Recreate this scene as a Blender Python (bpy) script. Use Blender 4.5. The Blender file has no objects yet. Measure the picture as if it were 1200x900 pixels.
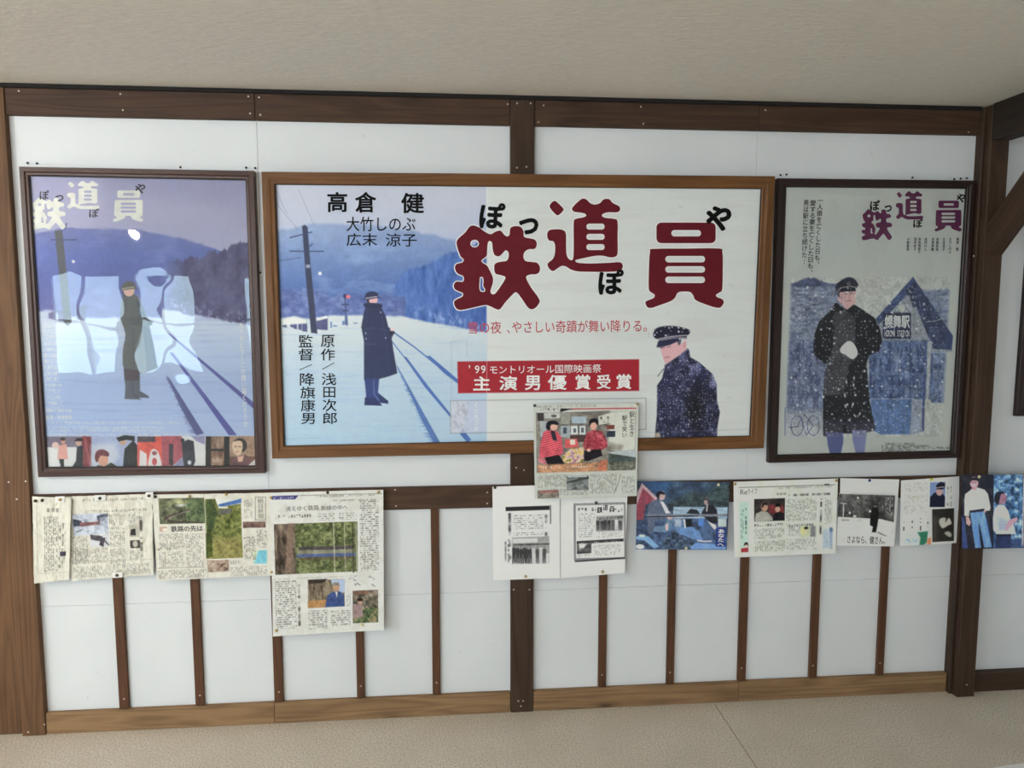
import bpy, bmesh, math, random
import numpy as np
from mathutils import Vector, Matrix
from mathutils.geometry import tessellate_polygon

scene = bpy.context.scene
COL = scene.collection
random.seed(7)
RNG = np.random.default_rng(11)

# ---------------------------------------------------------------- camera, light, exposure
FPX, CX, CY = 880.0, 600.0, 450.0
YAW, PITCH, ROLL = math.radians(5.0386), math.radians(5.749), math.radians(-0.0306)
CAM = np.array([0.0, -2.5, 1.4125])


def _cam_matrix():
    cy, sy, cp, sp, cr, sr = math.cos(YAW), math.sin(YAW), math.cos(PITCH), math.sin(PITCH), math.cos(ROLL), math.sin(ROLL)
    w = np.array([[1, 0, 0], [0, 0, -1], [0, 1, 0]], float)
    ry = np.array([[cy, 0, -sy], [0, 1, 0], [sy, 0, cy]])
    rx = np.array([[1, 0, 0], [0, cp, -sp], [0, sp, cp]])
    rz = np.array([[cr, -sr, 0], [sr, cr, 0], [0, 0, 1]])
    return rz @ rx @ ry @ w


RC = _cam_matrix()


def W(px, py, y=0.0):
    """Where the line of sight through a pixel meets the vertical plane at depth y."""
    d = RC.T @ np.array([(px - CX) / FPX, (py - CY) / FPX, 1.0])
    k = (y - CAM[1]) / d[1]
    return CAM + d * k


def WF(px, py, z=0.0):
    d = RC.T @ np.array([(px - CX) / FPX, (py - CY) / FPX, 1.0])
    return CAM + d * ((z - CAM[2]) / d[2])


def proj(p):
    q = (p - CAM) @ RC.T
    return CX + FPX * q[..., 0] / q[..., 2], CY + FPX * q[..., 1] / q[..., 2]


cam_data = bpy.data.cameras.new('camera')
cam_data.sensor_width = 36.0
cam_data.lens = FPX / 1200.0 * 36.0
cam_data.clip_start = 0.02
cam = bpy.data.objects.new('camera', cam_data)
COL.objects.link(cam)
m = Matrix.Identity(4)
for i in range(3):
    m[i][0], m[i][1], m[i][2], m[i][3] = RC[0, i], -RC[1, i], -RC[2, i], CAM[i]
cam.matrix_world = m
scene.camera = cam

scene.view_settings.view_transform = 'Standard'
scene.view_settings.look = 'None'
scene.view_settings.gamma = 1.0
scene.view_settings.use_curve_mapping = False
scene.view_settings.exposure = 0.26
scene.cycles.max_bounces = 10
scene.cycles.diffuse_bounces = 6
scene.cycles.transparent_max_bounces = 12

SKY_STRENGTH = 12.0
SKY_COLOUR = (0.62, 0.855, 1.0)
world = bpy.data.worlds.new('sky')
scene.world = world
world.use_nodes = True
_bg = world.node_tree.nodes['Background']
_bg.inputs[0].default_value = (*SKY_COLOUR, 1)
_bg.inputs[1].default_value = SKY_STRENGTH

# room extents
X0, X1, Y0, Y1 = -4.7, 3.3, -6.2, 0.018
ZC = float(W(600, 111.5, 0.0)[2])
# windows: (wall, a0, a1, z0, z1): a runs along the wall; left ones added to brighten that side
WINDOWS = [('rear', -4.35, -3.62, 0.66, 1.80), ('rear', -3.45, -2.72, 0.66, 1.80), ('rear', -2.3, -1.6, 0.66, 1.80),
           ('left', -4.7, -3.5, 1.15, 2.0), ('left', -3.1, -2.1, 1.25, 2.0)]
for k, (wl, a0, a1, z0, z1) in enumerate(WINDOWS):
    ld = bpy.data.lights.new('window_daylight', 'AREA')
    ld.shape = 'RECTANGLE'
    ld.size, ld.size_y = a1 - a0, z1 - z0
    ld.cycles.is_portal = True
    lo = bpy.data.objects.new('window_daylight', ld)
    COL.objects.link(lo)
    if wl == 'rear':
        lo.location = ((a0 + a1) / 2, Y0 - 0.06, (z0 + z1) / 2)
        lo.rotation_euler = (math.radians(90), 0, 0)
    else:
        lo.location = (X0 - 0.06, (a0 + a1) / 2, (z0 + z1) / 2)
        lo.rotation_euler = (math.radians(90), 0, math.radians(-90))
# pendant lamps, the first seen reflected, the others added for fill light: x, y, height of the globe's middle
LAMPS = [(-2.15, -3.0, 1.92), (-0.9, -4.2, 1.92), (-2.5, -1.6, 1.92)]
LAMP_WATTS, LAMP_COLOUR = 84.0, (1.0, 0.92, 0.83)


# ---------------------------------------------------------------- helpers: colour and materials
def lin(c):
    c = np.asarray(c, float)
    if c.max() > 1.0:
        c = c / 255.0
    return np.where(c <= 0.04045, c / 12.92, ((c + 0.055) / 1.055) ** 2.4)


def hexc(c, ill=1.0):
    return (*np.clip(lin(c) / ill, 0, 0.9), 1.0)


class NT:
    """Small helper to write node trees."""

    def __init__(self, name, rough=0.6, spec=0.3):
        self.m = bpy.data.materials.new(name)
        self.m.use_nodes = True
        self.t = self.m.node_tree
        self.b = self.t.nodes['Principled BSDF']
        self.b.inputs['Roughness'].default_value = rough
        self.b.inputs['Specular IOR Level'].default_value = spec

    def n(self, kind, **kw):
        nd = self.t.nodes.new(kind)
        for k, v in kw.items():
            if k.startswith('i_'):
                nd.inputs[k[2:].replace('_', ' ')].default_value = v
            else:
                setattr(nd, k, v)
        return nd

    def l(self, a, b):
        self.t.links.new(a, b)

    def ramp(self, fac, stops):
        r = self.n('ShaderNodeValToRGB')
        while len(r.color_ramp.elements) < len(stops):
            r.color_ramp.elements.new(0.5)
        for e, (p, c) in zip(r.color_ramp.elements, stops):
            e.position, e.color = p, c
        self.l(fac, r.inputs['Fac'])
        return r.outputs['Color']

    def mix(self, fac, a, b, mode='MIX'):
        mx = self.n('ShaderNodeMix', data_type='RGBA', blend_type=mode)
        for s, v in ((mx.inputs[0], fac), (mx.inputs[6], a), (mx.inputs[7], b)):
            if hasattr(v, 'links'):
                self.l(v, s)
            else:
                s.default_value = v
        return mx.outputs[2]

    def bump(self, h, strength=0.2, dist=0.002):
        b = self.n('ShaderNodeBump')
        b.inputs['Strength'].default_value = strength
        b.inputs['Distance'].default_value = dist
        self.l(h, b.inputs['Height'])
        self.l(b.outputs['Normal'], self.b.inputs['Normal'])


def plain(name, c, rough=0.6, spec=0.3, metal=0.0):
    n = NT(name, rough, spec)
    tc = n.n('ShaderNodeTexCoord')
    nz = n.n('ShaderNodeTexNoise', i_Scale=60.0, i_Detail=3.0)
    n.l(tc.outputs['Object'], nz.inputs['Vector'])
    c = np.array(c)
    n.l(n.ramp(nz.outputs['Fac'], [(0.3, (*np.clip(c[:3] * 0.93, 0, 1), 1)), (0.7, (*np.clip(c[:3] * 1.05, 0, 1), 1))]), n.b.inputs['Base Color'])
    n.b.inputs['Metallic'].default_value = metal
    return n.m


def wood(name, dark, light, knot=0.35, rough=0.62, ring=7.0, grey=0.0):
    """Grain runs along U of the board's UV map (metres)."""
    n = NT(name, rough, 0.25)
    uv = n.n('ShaderNodeUVMap', uv_map='grain')
    mp = n.n('ShaderNodeMapping')
    mp.inputs['Scale'].default_value = (1.1, 16.0, 1)
    n.l(uv.outputs['UV'], mp.inputs['Vector'])
    # warped rings
    n1 = n.n('ShaderNodeTexNoise', i_Scale=1.0, i_Detail=2.0, i_Distortion=0.4)
    n.l(mp.outputs['Vector'], n1.inputs['Vector'])
    ml = n.n('ShaderNodeMath', operation='MULTIPLY')
    ml.inputs[1].default_value = ring
    n.l(n1.outputs['Fac'], ml.inputs[0])
    pp = n.n('ShaderNodeMath', operation='PINGPONG')
    pp.inputs[1].default_value = 0.5
    n.l(ml.outputs[0], pp.inputs[0])
    mp2 = n.n('ShaderNodeMapping')
    mp2.inputs['Scale'].default_value = (9.0, 420.0, 1)
    n.l(uv.outputs['UV'], mp2.inputs['Vector'])
    n2 = n.n('ShaderNodeTexNoise', i_Scale=1.0, i_Detail=3.0)
    n.l(mp2.outputs['Vector'], n2.inputs['Vector'])
    n3 = n.n('ShaderNodeTexNoise', i_Scale=3.2, i_Detail=3.0)
    n.l(uv.outputs['UV'], n3.inputs['Vector'])
    a = n.n('ShaderNodeMath', operation='MULTIPLY_ADD')
    a.inputs[1].default_value = 0.75
    n.l(pp.outputs[0], a.inputs[0])
    b = n.n('ShaderNodeMath', operation='MULTIPLY')
    b.inputs[1].default_value = 0.32
    n.l(n2.outputs['Fac'], b.inputs[0])
    n.l(b.outputs[0], a.inputs[2])
    s = n.n('ShaderNodeMath', operation='MULTIPLY_ADD')
    s.inputs[1].default_value = 0.55
    n.l(n3.outputs['Fac'], s.inputs[0])
    n.l(a.outputs[0], s.inputs[2])
    d, l = np.array(dark), np.array(light)
    col = n.ramp(s.outputs[0], [(0.25, (*d[:3], 1)), (0.52, (*((d + l)[:3] / 2), 1)), (0.85, (*l[:3], 1))])
    if knot:
        mp3 = n.n('ShaderNodeMapping')
        mp3.inputs['Scale'].default_value = (3.0, 9.0, 1)
        n.l(uv.outputs['UV'], mp3.inputs['Vector'])
        vo = n.n('ShaderNodeTexVoronoi', i_Scale=1.0, i_Randomness=1.0)
        n.l(mp3.outputs['Vector'], vo.inputs['Vector'])
        kf = n.ramp(vo.outputs['Distance'], [(0.03, (1, 1, 1, 1)), (0.10, (0.35, 0.35, 0.35, 1)), (0.2, (0, 0, 0, 1))])
        kk = n.n('ShaderNodeMath', operation='MULTIPLY')
        kk.inputs[1].default_value = knot
        n.l(kf, kk.inputs[0])
        col = n.mix(kk.outputs[0], col, (*(d[:3] * 0.35), 1))
    n.l(col, n.b.inputs['Base Color'])
    n.bump(s.outputs[0], 0.25, 0.0015)
    return n.m


def ink_material(name, rough=0.6, spec=0.3):
    """A printed sheet: its colours are the printed ink, stored per point of the sheet."""
    n = NT(name, rough, spec)
    at = n.n('ShaderNodeAttribute', attribute_name='ink')
    n.l(at.outputs['Color'], n.b.inputs['Base Color'])
    return n.m


# ---------------------------------------------------------------- helpers: objects
def link(o, parent=None):
    COL.objects.link(o)
    if parent is not None:
        o.parent = parent
        o.matrix_parent_inverse = parent.matrix_world.inverted()
    return o


def tag(o, label=None, cat=None, group=None, kind=None):
    for k, v in (('label', label), ('category', cat), ('group', group), ('kind', kind)):
        if v:
            o[k] = v
    return o


def empty(name, loc):
    o = bpy.data.objects.new(name, None)
    o.empty_display_size = 0.05
    o.location = loc
    o.matrix_world = Matrix.Translation(Vector(loc))
    COL.objects.link(o)
    return o


def obj(name, verts, faces, mat, parent=None, smooth=False):
    me = bpy.data.meshes.new(name)
    me.from_pydata([tuple(map(float, v)) for v in verts], [], faces)
    me.update()
    me.materials.append(mat)
    if smooth:
        me.polygons.foreach_set('use_smooth', [True] * len(me.polygons))
    return link(bpy.data.objects.new(name, me), parent)


def obj_bm(name, bm, mat, parent=None, smooth=False):
    me = bpy.data.meshes.new(name)
    bm.normal_update()
    bm.to_mesh(me)
    bm.free()
    me.materials.append(mat)
    if smooth:
        me.polygons.foreach_set('use_smooth', [True] * len(me.polygons))
    return link(bpy.data.objects.new(name, me), parent)


def grain_uv(o, axis):
    """UV in metres, U along the board."""
    me = o.data
    uvl = me.uv_layers.new(name='grain')
    ax = np.array(axis, float)
    ax /= np.linalg.norm(ax)
    ref = np.array([0, 1.0, 0]) if abs(ax[1]) < 0.9 else np.array([1.0, 0, 0])
    c = np.cross(ax, ref)
    c /= np.linalg.norm(c)
    e = np.cross(ax, c)
    off = RNG.uniform(0, 40, 2)
    for lp in me.loops:
        v = np.array(me.vertices[lp.vertex_index].co)
        uvl.data[lp.index].uv = (v @ ax + off[0], v @ c + 1.03 * (v @ e) + off[1])


def prism(name, corners, yf, yb, mat, axis, parent=None, bev=0.002):
    """A board whose front face has the four world corners (x, z) at depth yf and whose back is at yb."""
    bm = bmesh.new()
    f = [bm.verts.new((c[0], yf, c[1])) for c in corners]
    b = [bm.verts.new((c[0], yb, c[1])) for c in corners]
    n = len(f)
    bm.faces.new(f)
    bm.faces.new(b[::-1])
    for i in range(n):
        bm.faces.new((f[(i + 1) % n], f[i], b[i], b[(i + 1) % n]))
    bmesh.ops.recalc_face_normals(bm, faces=bm.faces[:])
    if bev:
        bmesh.ops.bevel(bm, geom=[e for e in bm.edges], offset=bev, segments=1, affect='EDGES', profile=0.5)
    o = obj_bm(name, bm, mat, parent)
    if axis is not None:
        grain_uv(o, axis)
    return o


def pxz(px, py, y):
    p = W(px, py, y)
    return (p[0], p[2])


def box(name, lo, hi, mat, parent=None, axis=None, bev=0.0):
    return prism(name, [(lo[0], hi[2]), (hi[0], hi[2]), (hi[0], lo[2]), (lo[0], lo[2])], lo[1], hi[1], mat, axis, parent, bev)


def dome(name, c, r, h, mat, parent=None, seg=12, needle=0.0):
    """A small round head on a vertical surface, facing the room (-y); c is the point on the surface."""
    vs, fs = [], []
    rings = [(0.0, r), (0.25, r), (0.6, r * 0.85), (0.9, r * 0.5)]
    for (hh, rr) in rings:
        for k in range(seg):
            a = 2 * math.pi * k / seg
            vs.append((c[0] + rr * math.cos(a), c[1] - hh * h, c[2] + rr * math.sin(a)))
    vs.append((c[0], c[1] - h, c[2]))
    vs.append((c[0], c[1] + needle, c[2]))
    for j in range(len(rings) - 1):
        for k in range(seg):
            fs.append((j * seg + k, j * seg + (k + 1) % seg, (j + 1) * seg + (k + 1) % seg, (j + 1) * seg + k))
    t = len(vs) - 2
    for k in range(seg):
        fs.append(((len(rings) - 1) * seg + k, (len(rings) - 1) * seg + (k + 1) % seg, t))
        fs.append(((k + 1) % seg, k, t + 1))
    return obj(name, vs, fs, mat, parent, smooth=True)


# ---------------------------------------------------------------- helpers: lettering
_font = bpy.data.curves.new('lettering_source', 'FONT')
_font_ob = bpy.data.objects.new('lettering_source', _font)
_GL = {}


def glyph(ch):
    """(verts Nx2 in em, faces) of one character, cached."""
    key = ch
    if key not in _GL:
        _font.body = ch
        _font.size = 1.0
        _font.resolution_u = 3
        COL.objects.link(_font_ob)
        bpy.context.view_layer.update()
        dg = bpy.context.evaluated_depsgraph_get()
        ev = _font_ob.evaluated_get(dg)
        me = ev.to_mesh()
        v = np.array([(p.co.x, p.co.y) for p in me.vertices]).reshape(-1, 2)
        f = [tuple(p.vertices) for p in me.polygons]
        ev.to_mesh_clear()
        COL.objects.unlink(_font_ob)
        _GL[key] = (v, f)
    return _GL[key]


class Ink:
    """Lettering collected in photograph pixels, built as one flat mesh on a sheet."""

    def __init__(self):
        self.parts = []

    def add(self, v, f, join=True):
        """join=True adds to the piece begun last; each piece becomes one part."""
        if not join or not self.parts:
            self.parts.append(([], []))
        vs, fs = self.parts[-1]
        o = sum(len(a) for a in vs)
        vs.append(np.asarray(v, float))
        fs += [tuple(i + o for i in q) for q in f]
        return self

    def text(self, s, x0, y0, x1, y1, vertical=False, weight=0.0, rot=0.0, lean=0.0, rise=0.0, join=False):
        """Fit the ink of a string into a box; lean shifts x with y, rise shifts y with x (pixels over the box)."""
        vs, fs, n = [], [], 0
        pen = 0.0
        for ch in s:
            if ch == ' ':
                pen += 0.45
                continue
            v, f = glyph(ch)
            v = v.copy()
            if vertical:
                if ch in 'ー―…':
                    c = np.array([0.5, 0.38])
                    v = (v - c)[:, ::-1] * np.array([1, -1]) + c
                if ch in '、。':
                    v += np.array([0.55, 0.5])
                v[:, 1] -= pen
                pen += 1.0
            else:
                v[:, 0] += pen
                pen += 1.0 if ord(ch) > 255 else 0.58
            vs.append(v)
            fs += [tuple(i + n for i in q) for q in f]
            n += len(v)
        v = np.vstack(vs)
        if rot:
            c, sn = math.cos(rot), math.sin(rot)
            v = v @ np.array([[c, sn], [-sn, c]])
        lo, hi = v.min(0), v.max(0)
        u = (v - lo) / np.maximum(hi - lo, 1e-6)
        # heavier strokes: the same shape again, shifted all round by the extra half width
        em = (x1 - x0) / max(hi[0] - lo[0], 1e-6)
        en = (y1 - y0) / max(hi[1] - lo[1], 1e-6)
        wx_, wy_ = weight * em, weight * en
        sx, sy = (1 - 2 * wx_ / max(x1 - x0, 1e-6)), (1 - 2 * wy_ / max(y1 - y0, 1e-6))
        X = x0 + wx_ + u[:, 0] * (x1 - x0) * sx + lean * (1 - u[:, 1])
        Y = y1 - wy_ - u[:, 1] * (y1 - y0) * sy + rise * u[:, 0]
        shifts = [(0, 0)] if not weight else [(wx_ * math.cos(a), wy_ * math.sin(a)) for a in np.arange(8) * math.pi / 4]
        for k, (a, b) in enumerate(shifts):
            self.add(np.stack([X + a, Y + b], 1), fs, join or k > 0)
        return self

    def shape(self, outer, holes=(), join=True):
        loops = [outer] + list(holes)
        flat = np.vstack(loops)
        tri = tessellate_polygon([[Vector((p[0], p[1], 0)) for p in lp] for lp in loops])
        return self.add(flat, [tuple(t) for t in tri], join)

    def outline(self, loop, w, join=True):
        n = len(loop)
        lp = np.asarray(loop, float)
        nx, pv = np.roll(lp, -1, 0), np.roll(lp, 1, 0)
        t = nx - pv
        t /= np.maximum(np.linalg.norm(t, axis=1, keepdims=True), 1e-6)
        nr = np.stack([-t[:, 1], t[:, 0]], 1)
        v = np.vstack([lp + nr * w, lp - nr * w])
        self.add(v, [(i, (i + 1) % n, n + (i + 1) % n, n + i) for i in range(n)], join)
        return self

    def rect(self, x0, y0, x1, y1, rise=0.0):
        self.add([(x0, y0), (x1, y0 + rise), (x1, y1 + rise), (x0, y1)], [(0, 1, 2, 3)])
        return self

    def build(self, name, mat, parent, place, up=0.0006):
        for vs, fs in self.parts:
            v = np.vstack(vs)
            p = place(v[:, 0], v[:, 1])
            p[:, 1] -= up + np.concatenate([np.full(len(a), 1.5e-5 * k) for k, a in enumerate(vs)])
            obj(name, p, fs, mat, parent)


def smooth_loop(pts, k=4):
    """Closed Catmull-Rom curve through the points."""
    p = np.asarray(pts, float)
    a, b, c, d = np.roll(p, 1, 0), p, np.roll(p, -1, 0), np.roll(p, -2, 0)
    out = []
    for t in np.arange(k) / k:
        out.append(0.5 * ((2 * b) + (c - a) * t + (2 * a - 5 * b + 4 * c - d) * t * t + (3 * b - a - 3 * c + d) * t ** 3))
    return np.stack(out, 1).reshape(-1, 2)


def on_plane(y):
    def f(x, yy):
        return np.array([W(a, b, y) for a, b in zip(x, yy)])
    return f


# ---------------------------------------------------------------- helpers: printed pictures
def _hash(i, j, seed):
    h = (i.astype(np.int64) * 374761393 + j.astype(np.int64) * 668265263 + seed * 982451653) & 0xFFFFFFFF
    h = ((h ^ (h >> 13)) * 1274126177) & 0xFFFFFFFF
    return ((h ^ (h >> 16)) & 0xFFFF) / 65535.0


def vnoise(x, y, seed=0):
    i, j = np.floor(x), np.floor(y)
    u, v = x - i, y - j
    u, v = u * u * (3 - 2 * u), v * v * (3 - 2 * v)
    return ((_hash(i, j, seed) * (1 - u) + _hash(i + 1, j, seed) * u) * (1 - v)
            + (_hash(i, j + 1, seed) * (1 - u) + _hash(i + 1, j + 1, seed) * u) * v)


def fbm(x, y, seed=0, o=4):
    r, a, t = 0, 0.5, 0
    for k in range(o):
        r = r + a * vnoise(x * 2 ** k, y * 2 ** k, seed + k)
        t += a
        a *= 0.66
    return r / t


class Sheet:
    """A printed sheet standing in the plane y: a fine grid whose points carry the printed ink.
    Positions on it are given in photograph pixels; square=True works in the sheet's own upright axes."""

    def __init__(self, quad, y, base, res=1.4, ill=1.0, square=False, disp=None):
        q = np.array(quad, float)
        self.q, self.y, self.ill, self.res = q, y, ill, res
        w = (np.linalg.norm(q[1] - q[0]) + np.linalg.norm(q[2] - q[3])) / 2
        h = (np.linalg.norm(q[3] - q[0]) + np.linalg.norm(q[2] - q[1])) / 2
        self.w, self.h = w, h
        nx, ny = max(2, int(w * res)), max(2, int(h * res))
        self.nx, self.ny = nx, ny
        self.c3 = np.array([W(a, b, y) for a, b in q])
        S, T = np.meshgrid(np.linspace(0, 1, nx), np.linspace(0, 1, ny))
        self.S, self.T = S, T
        self.disp = disp
        self.P = self.world(S, T)
        flat = self.c3[0] * ((1 - S) * (1 - T))[..., None] + self.c3[1] * (S * (1 - T))[..., None] + self.c3[2] * (S * T)[..., None] + self.c3[3] * ((1 - S) * T)[..., None]
        self.X, self.Y = proj(flat)
        self.square = square
        if square:
            self.X, self.Y = q[0, 0] + S * w, q[0, 1] + T * h
        self.c = np.empty((ny, nx, 3))
        self.c[:] = self._c(base)

    def _c(self, c):
        c = np.asarray(c, float)
        return c / 255.0 if c.max() > 1.0 else c

    def world(self, S, T):
        S, T = np.asarray(S, float), np.asarray(T, float)
        c = self.c3
        p = c[0] * ((1 - S) * (1 - T))[..., None] + c[1] * (S * (1 - T))[..., None] + c[2] * (S * T)[..., None] + c[3] * ((1 - S) * T)[..., None]
        if self.disp is not None:
            p = p.copy()
            p[..., 1] -= self.disp(S, T)
        return p

    def st(self, px, py):
        """Sheet coordinates of photograph pixels (bilinear inverse by a few Newton steps in world space)."""
        px, py = np.atleast_1d(np.asarray(px, float)), np.atleast_1d(np.asarray(py, float))
        if self.square:
            return (px - self.q[0, 0]) / self.w, (py - self.q[0, 1]) / self.h
        s, t = np.full(px.shape, 0.5), np.full(px.shape, 0.5)
        tgt = np.array([W(a, b, self.y) for a, b in zip(px, py)])[:, [0, 2]]
        c = self.c3[:, [0, 2]]
        for _ in range(6):
            f = c[0] * ((1 - s) * (1 - t))[:, None] + c[1] * (s * (1 - t))[:, None] + c[2] * (s * t)[:, None] + c[3] * ((1 - s) * t)[:, None] - tgt
            ds = (c[1] - c[0]) * (1 - t)[:, None] + (c[2] - c[3]) * t[:, None]
            dt = (c[3] - c[0]) * (1 - s)[:, None] + (c[2] - c[1]) * s[:, None]
            det = ds[:, 0] * dt[:, 1] - ds[:, 1] * dt[:, 0]
            s = s - (f[:, 0] * dt[:, 1] - f[:, 1] * dt[:, 0]) / det
            t = t - (ds[:, 0] * f[:, 1] - ds[:, 1] * f[:, 0]) / det
        return s, t

    def place(self, x, y):
        s, t = self.st(x, y)
        return self.world(s, t)

    def b(self, x0, y0, x1, y1):
        """Photograph box -> the same box in the sheet's upright axes."""
        if not self.square:
            return x0, y0, x1, y1
        cx, cy = (x0 + x1) / 2, (y0 + y1) / 2
        self.square = False
        s, t = self.st([cx], [cy])
        self.square = True
        ux, uy = self.q[0, 0] + s[0] * self.w, self.q[0, 1] + t[0] * self.h
        return ux - (x1 - x0) / 2, uy - (y1 - y0) / 2, ux + (x1 - x0) / 2, uy + (y1 - y0) / 2

    # painting -------------------------------------------------
    def put(self, a, c):
        c = self._c(c) if not isinstance(c, np.ndarray) or c.ndim == 1 else c
        self.c += np.clip(a, 0, 1)[..., None] * (c - self.c)

    def boxmask(self, x0, y0, x1, y1, soft=0.5):
        k = 1.0 / (2 * soft)
        f = lambda d: np.clip(d * k + 0.5, 0, 1)
        return f(self.X - x0) * f(x1 - self.X) * f(self.Y - y0) * f(y1 - self.Y)

    def rect(self, x0, y0, x1, y1, c, a=1.0, soft=0.4):
        self.put(self.boxmask(x0, y0, x1, y1, soft) * a, c)

    def sub(self, pts, pad):
        p = np.asarray(pts)
        return (self.X > p[:, 0].min() - pad) & (self.X < p[:, 0].max() + pad) & (self.Y > p[:, 1].min() - pad) & (self.Y < p[:, 1].max() + pad)

    def polymask(self, pts, soft=0.5, smooth=False):
        p = smooth_loop(pts, 3) if smooth else np.asarray(pts, float)
        out = np.zeros(self.X.shape)
        sel = self.sub(p, soft + 1)
        if not sel.any():
            return out
        x, y = self.X[sel], self.Y[sel]
        ins = np.zeros(x.shape, bool)
        d = np.full(x.shape, 1e9)
        for (ax, ay), (bx, by) in zip(p, np.roll(p, -1, 0)):
            if ay != by:
                ins ^= ((ay > y) != (by > y)) & (x < (bx - ax) * (y - ay) / (by - ay) + ax)
            L = max((bx - ax) ** 2 + (by - ay) ** 2, 1e-9)
            k = np.clip(((x - ax) * (bx - ax) + (y - ay) * (by - ay)) / L, 0, 1)
            d = np.minimum(d, np.hypot(x - ax - k * (bx - ax), y - ay - k * (by - ay)))
        out[sel] = np.clip(np.where(ins, d, -d) / (2 * soft) + 0.5, 0, 1)
        return out

    def poly(self, pts, c, a=1.0, soft=0.5, smooth=False):
        self.put(self.polymask(pts, soft, smooth) * a, c)

    def line(self, pts, w, c, a=1.0, soft=0.5):
        d = np.full(self.X.shape, 1e9)
        for (ax, ay), (bx, by) in zip(pts[:-1], pts[1:]):
            L = max((bx - ax) ** 2 + (by - ay) ** 2, 1e-9)
            k = np.clip(((self.X - ax) * (bx - ax) + (self.Y - ay) * (by - ay)) / L, 0, 1)
            d = np.minimum(d, np.hypot(self.X - ax - k * (bx - ax), self.Y - ay - k * (by - ay)))
        self.put(np.clip((w / 2 - d) / (2 * soft) + 0.5, 0, 1) * a, c)

    def ell(self, cx, cy, rx, ry, c, a=1.0, soft=0.5, rot=0.0):
        dx, dy = self.X - cx, self.Y - cy
        cr, sr = math.cos(rot), math.sin(rot)
        r = np.hypot((dx * cr + dy * sr) / rx, (-dx * sr + dy * cr) / ry)
        self.put(np.clip((1 - r) * min(rx, ry) / (2 * soft) + 0.5, 0, 1) * a, c)

    def grad(self, mask, stops, y=None):
        """Vertical colour bands of a printed scene."""
        y = self.Y if y is None else y
        st = [(p, self._c(c)) for p, c in stops]
        g = np.stack([np.interp(y, [p for p, _ in st], [c[k] for _, c in st]) for k in range(3)], -1)
        self.put(mask, g)

    def mottle(self, mask, cols, sx, sy, seed=0, o=4, gain=1.6):
        """Patches of several inks, for foliage and crowds of detail."""
        f = np.clip((fbm(self.X / sx, self.Y / sy, seed, o) - 0.5) * gain + 0.5, 0, 1) * (len(cols) - 1)
        cs = [self._c(c) for c in cols]
        g = np.stack([np.interp(f, range(len(cols)), [c[k] for c in cs]) for k in range(3)], -1)
        self.put(mask, g)

    def specks(self, mask, c, cell, r, density, seed=0, a=1.0):
        i, j = np.floor(self.X / cell), np.floor(self.Y / cell)
        ox, oy = _hash(i, j, seed + 1) * 0.6 + 0.2, _hash(i, j, seed + 2) * 0.6 + 0.2
        rr = r * (0.5 + _hash(i, j, seed + 3))
        d = np.hypot(self.X - (i + ox) * cell, self.Y - (j + oy) * cell)
        self.put(mask * (_hash(i, j, seed) < density) * np.clip((rr - d) + 0.5, 0, 1) * a, c)

    def body(self, x0, y0, x1, y1, pitch=2.0, step=1.4, c=(78, 76, 72), a=0.52, vertical=True, seed=1, rows=0):
        """Columns of print too small to read."""
        x0, y0, x1, y1 = self.b(x0, y0, x1, y1)
        m = self.boxmask(x0, y0, x1, y1)
        u, v = (self.X, self.Y) if vertical else (self.Y, self.X)
        u0, v0 = (x0, y0) if vertical else (y0, x0)
        p = (u - u0) / pitch
        i = np.floor(p)
        prof = np.clip(1.25 - 2.6 * np.abs(p - i - 0.5), 0, 1)
        jj = (v - v0) / step + 7.3 * _hash(i, i * 0, seed + 5)
        h = vnoise(jj * 1.0, i * 5.0, seed)
        h2 = _hash(np.floor(jj), i, seed + 9)
        al = np.clip((h - 0.12) * 1.5, 0, 1) * prof * (h2 > 0.08)
        if rows:
            al = al * (np.abs(((v - v0) % rows) - rows / 2) < rows / 2 - 0.8)
        self.put(m * al * a, c)

    def grain(self, mask, amt, sx=2.2, sy=2.6, seed=0):
        """Fine tonal detail of a printed photograph."""
        f = (fbm(self.X / sx, self.Y / sy, 300 + seed, 3) - 0.5) * 1.3 + (fbm(self.X / (sx * 4), self.Y / (sy * 4), 310 + seed, 3) - 0.5)
        self.c = np.clip(self.c * (1 + (mask * amt * 2 * f * np.clip((0.85 - self.c.mean(-1)) * 1.8, 0.08, 1))[..., None]), 0, 1)

    def build(self, name, mat, parent=None):
        me = bpy.data.meshes.new(name)
        nx, ny = self.nx, self.ny
        idx = np.arange(nx * ny).reshape(ny, nx)
        f = np.stack([idx[:-1, :-1], idx[1:, :-1], idx[1:, 1:], idx[:-1, 1:]], -1).reshape(-1, 4)
        me.vertices.add(nx * ny)
        me.vertices.foreach_set('co', self.P.reshape(-1).astype(np.float32))
        me.loops.add(f.size)
        me.loops.foreach_set('vertex_index', f.reshape(-1).astype(np.int32))
        me.polygons.add(len(f))
        me.polygons.foreach_set('loop_start', np.arange(0, f.size, 4, dtype=np.int32))
        me.update(calc_edges=True)
        me.polygons.foreach_set('use_smooth', np.ones(len(f), bool))
        at = me.color_attributes.new('ink', 'FLOAT_COLOR', 'POINT')
        col = np.ones((nx * ny, 4), np.float32)
        col[:, :3] = np.clip(lin(np.clip(self.c, 0, 1)) / self.ill, 0.002, 0.88).reshape(-1, 3) if self.c.max() > 0 else 0
        at.data.foreach_set('color', col.reshape(-1))
        me.materials.append(mat)
        return link(bpy.data.objects.new(name, me), parent)


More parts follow.
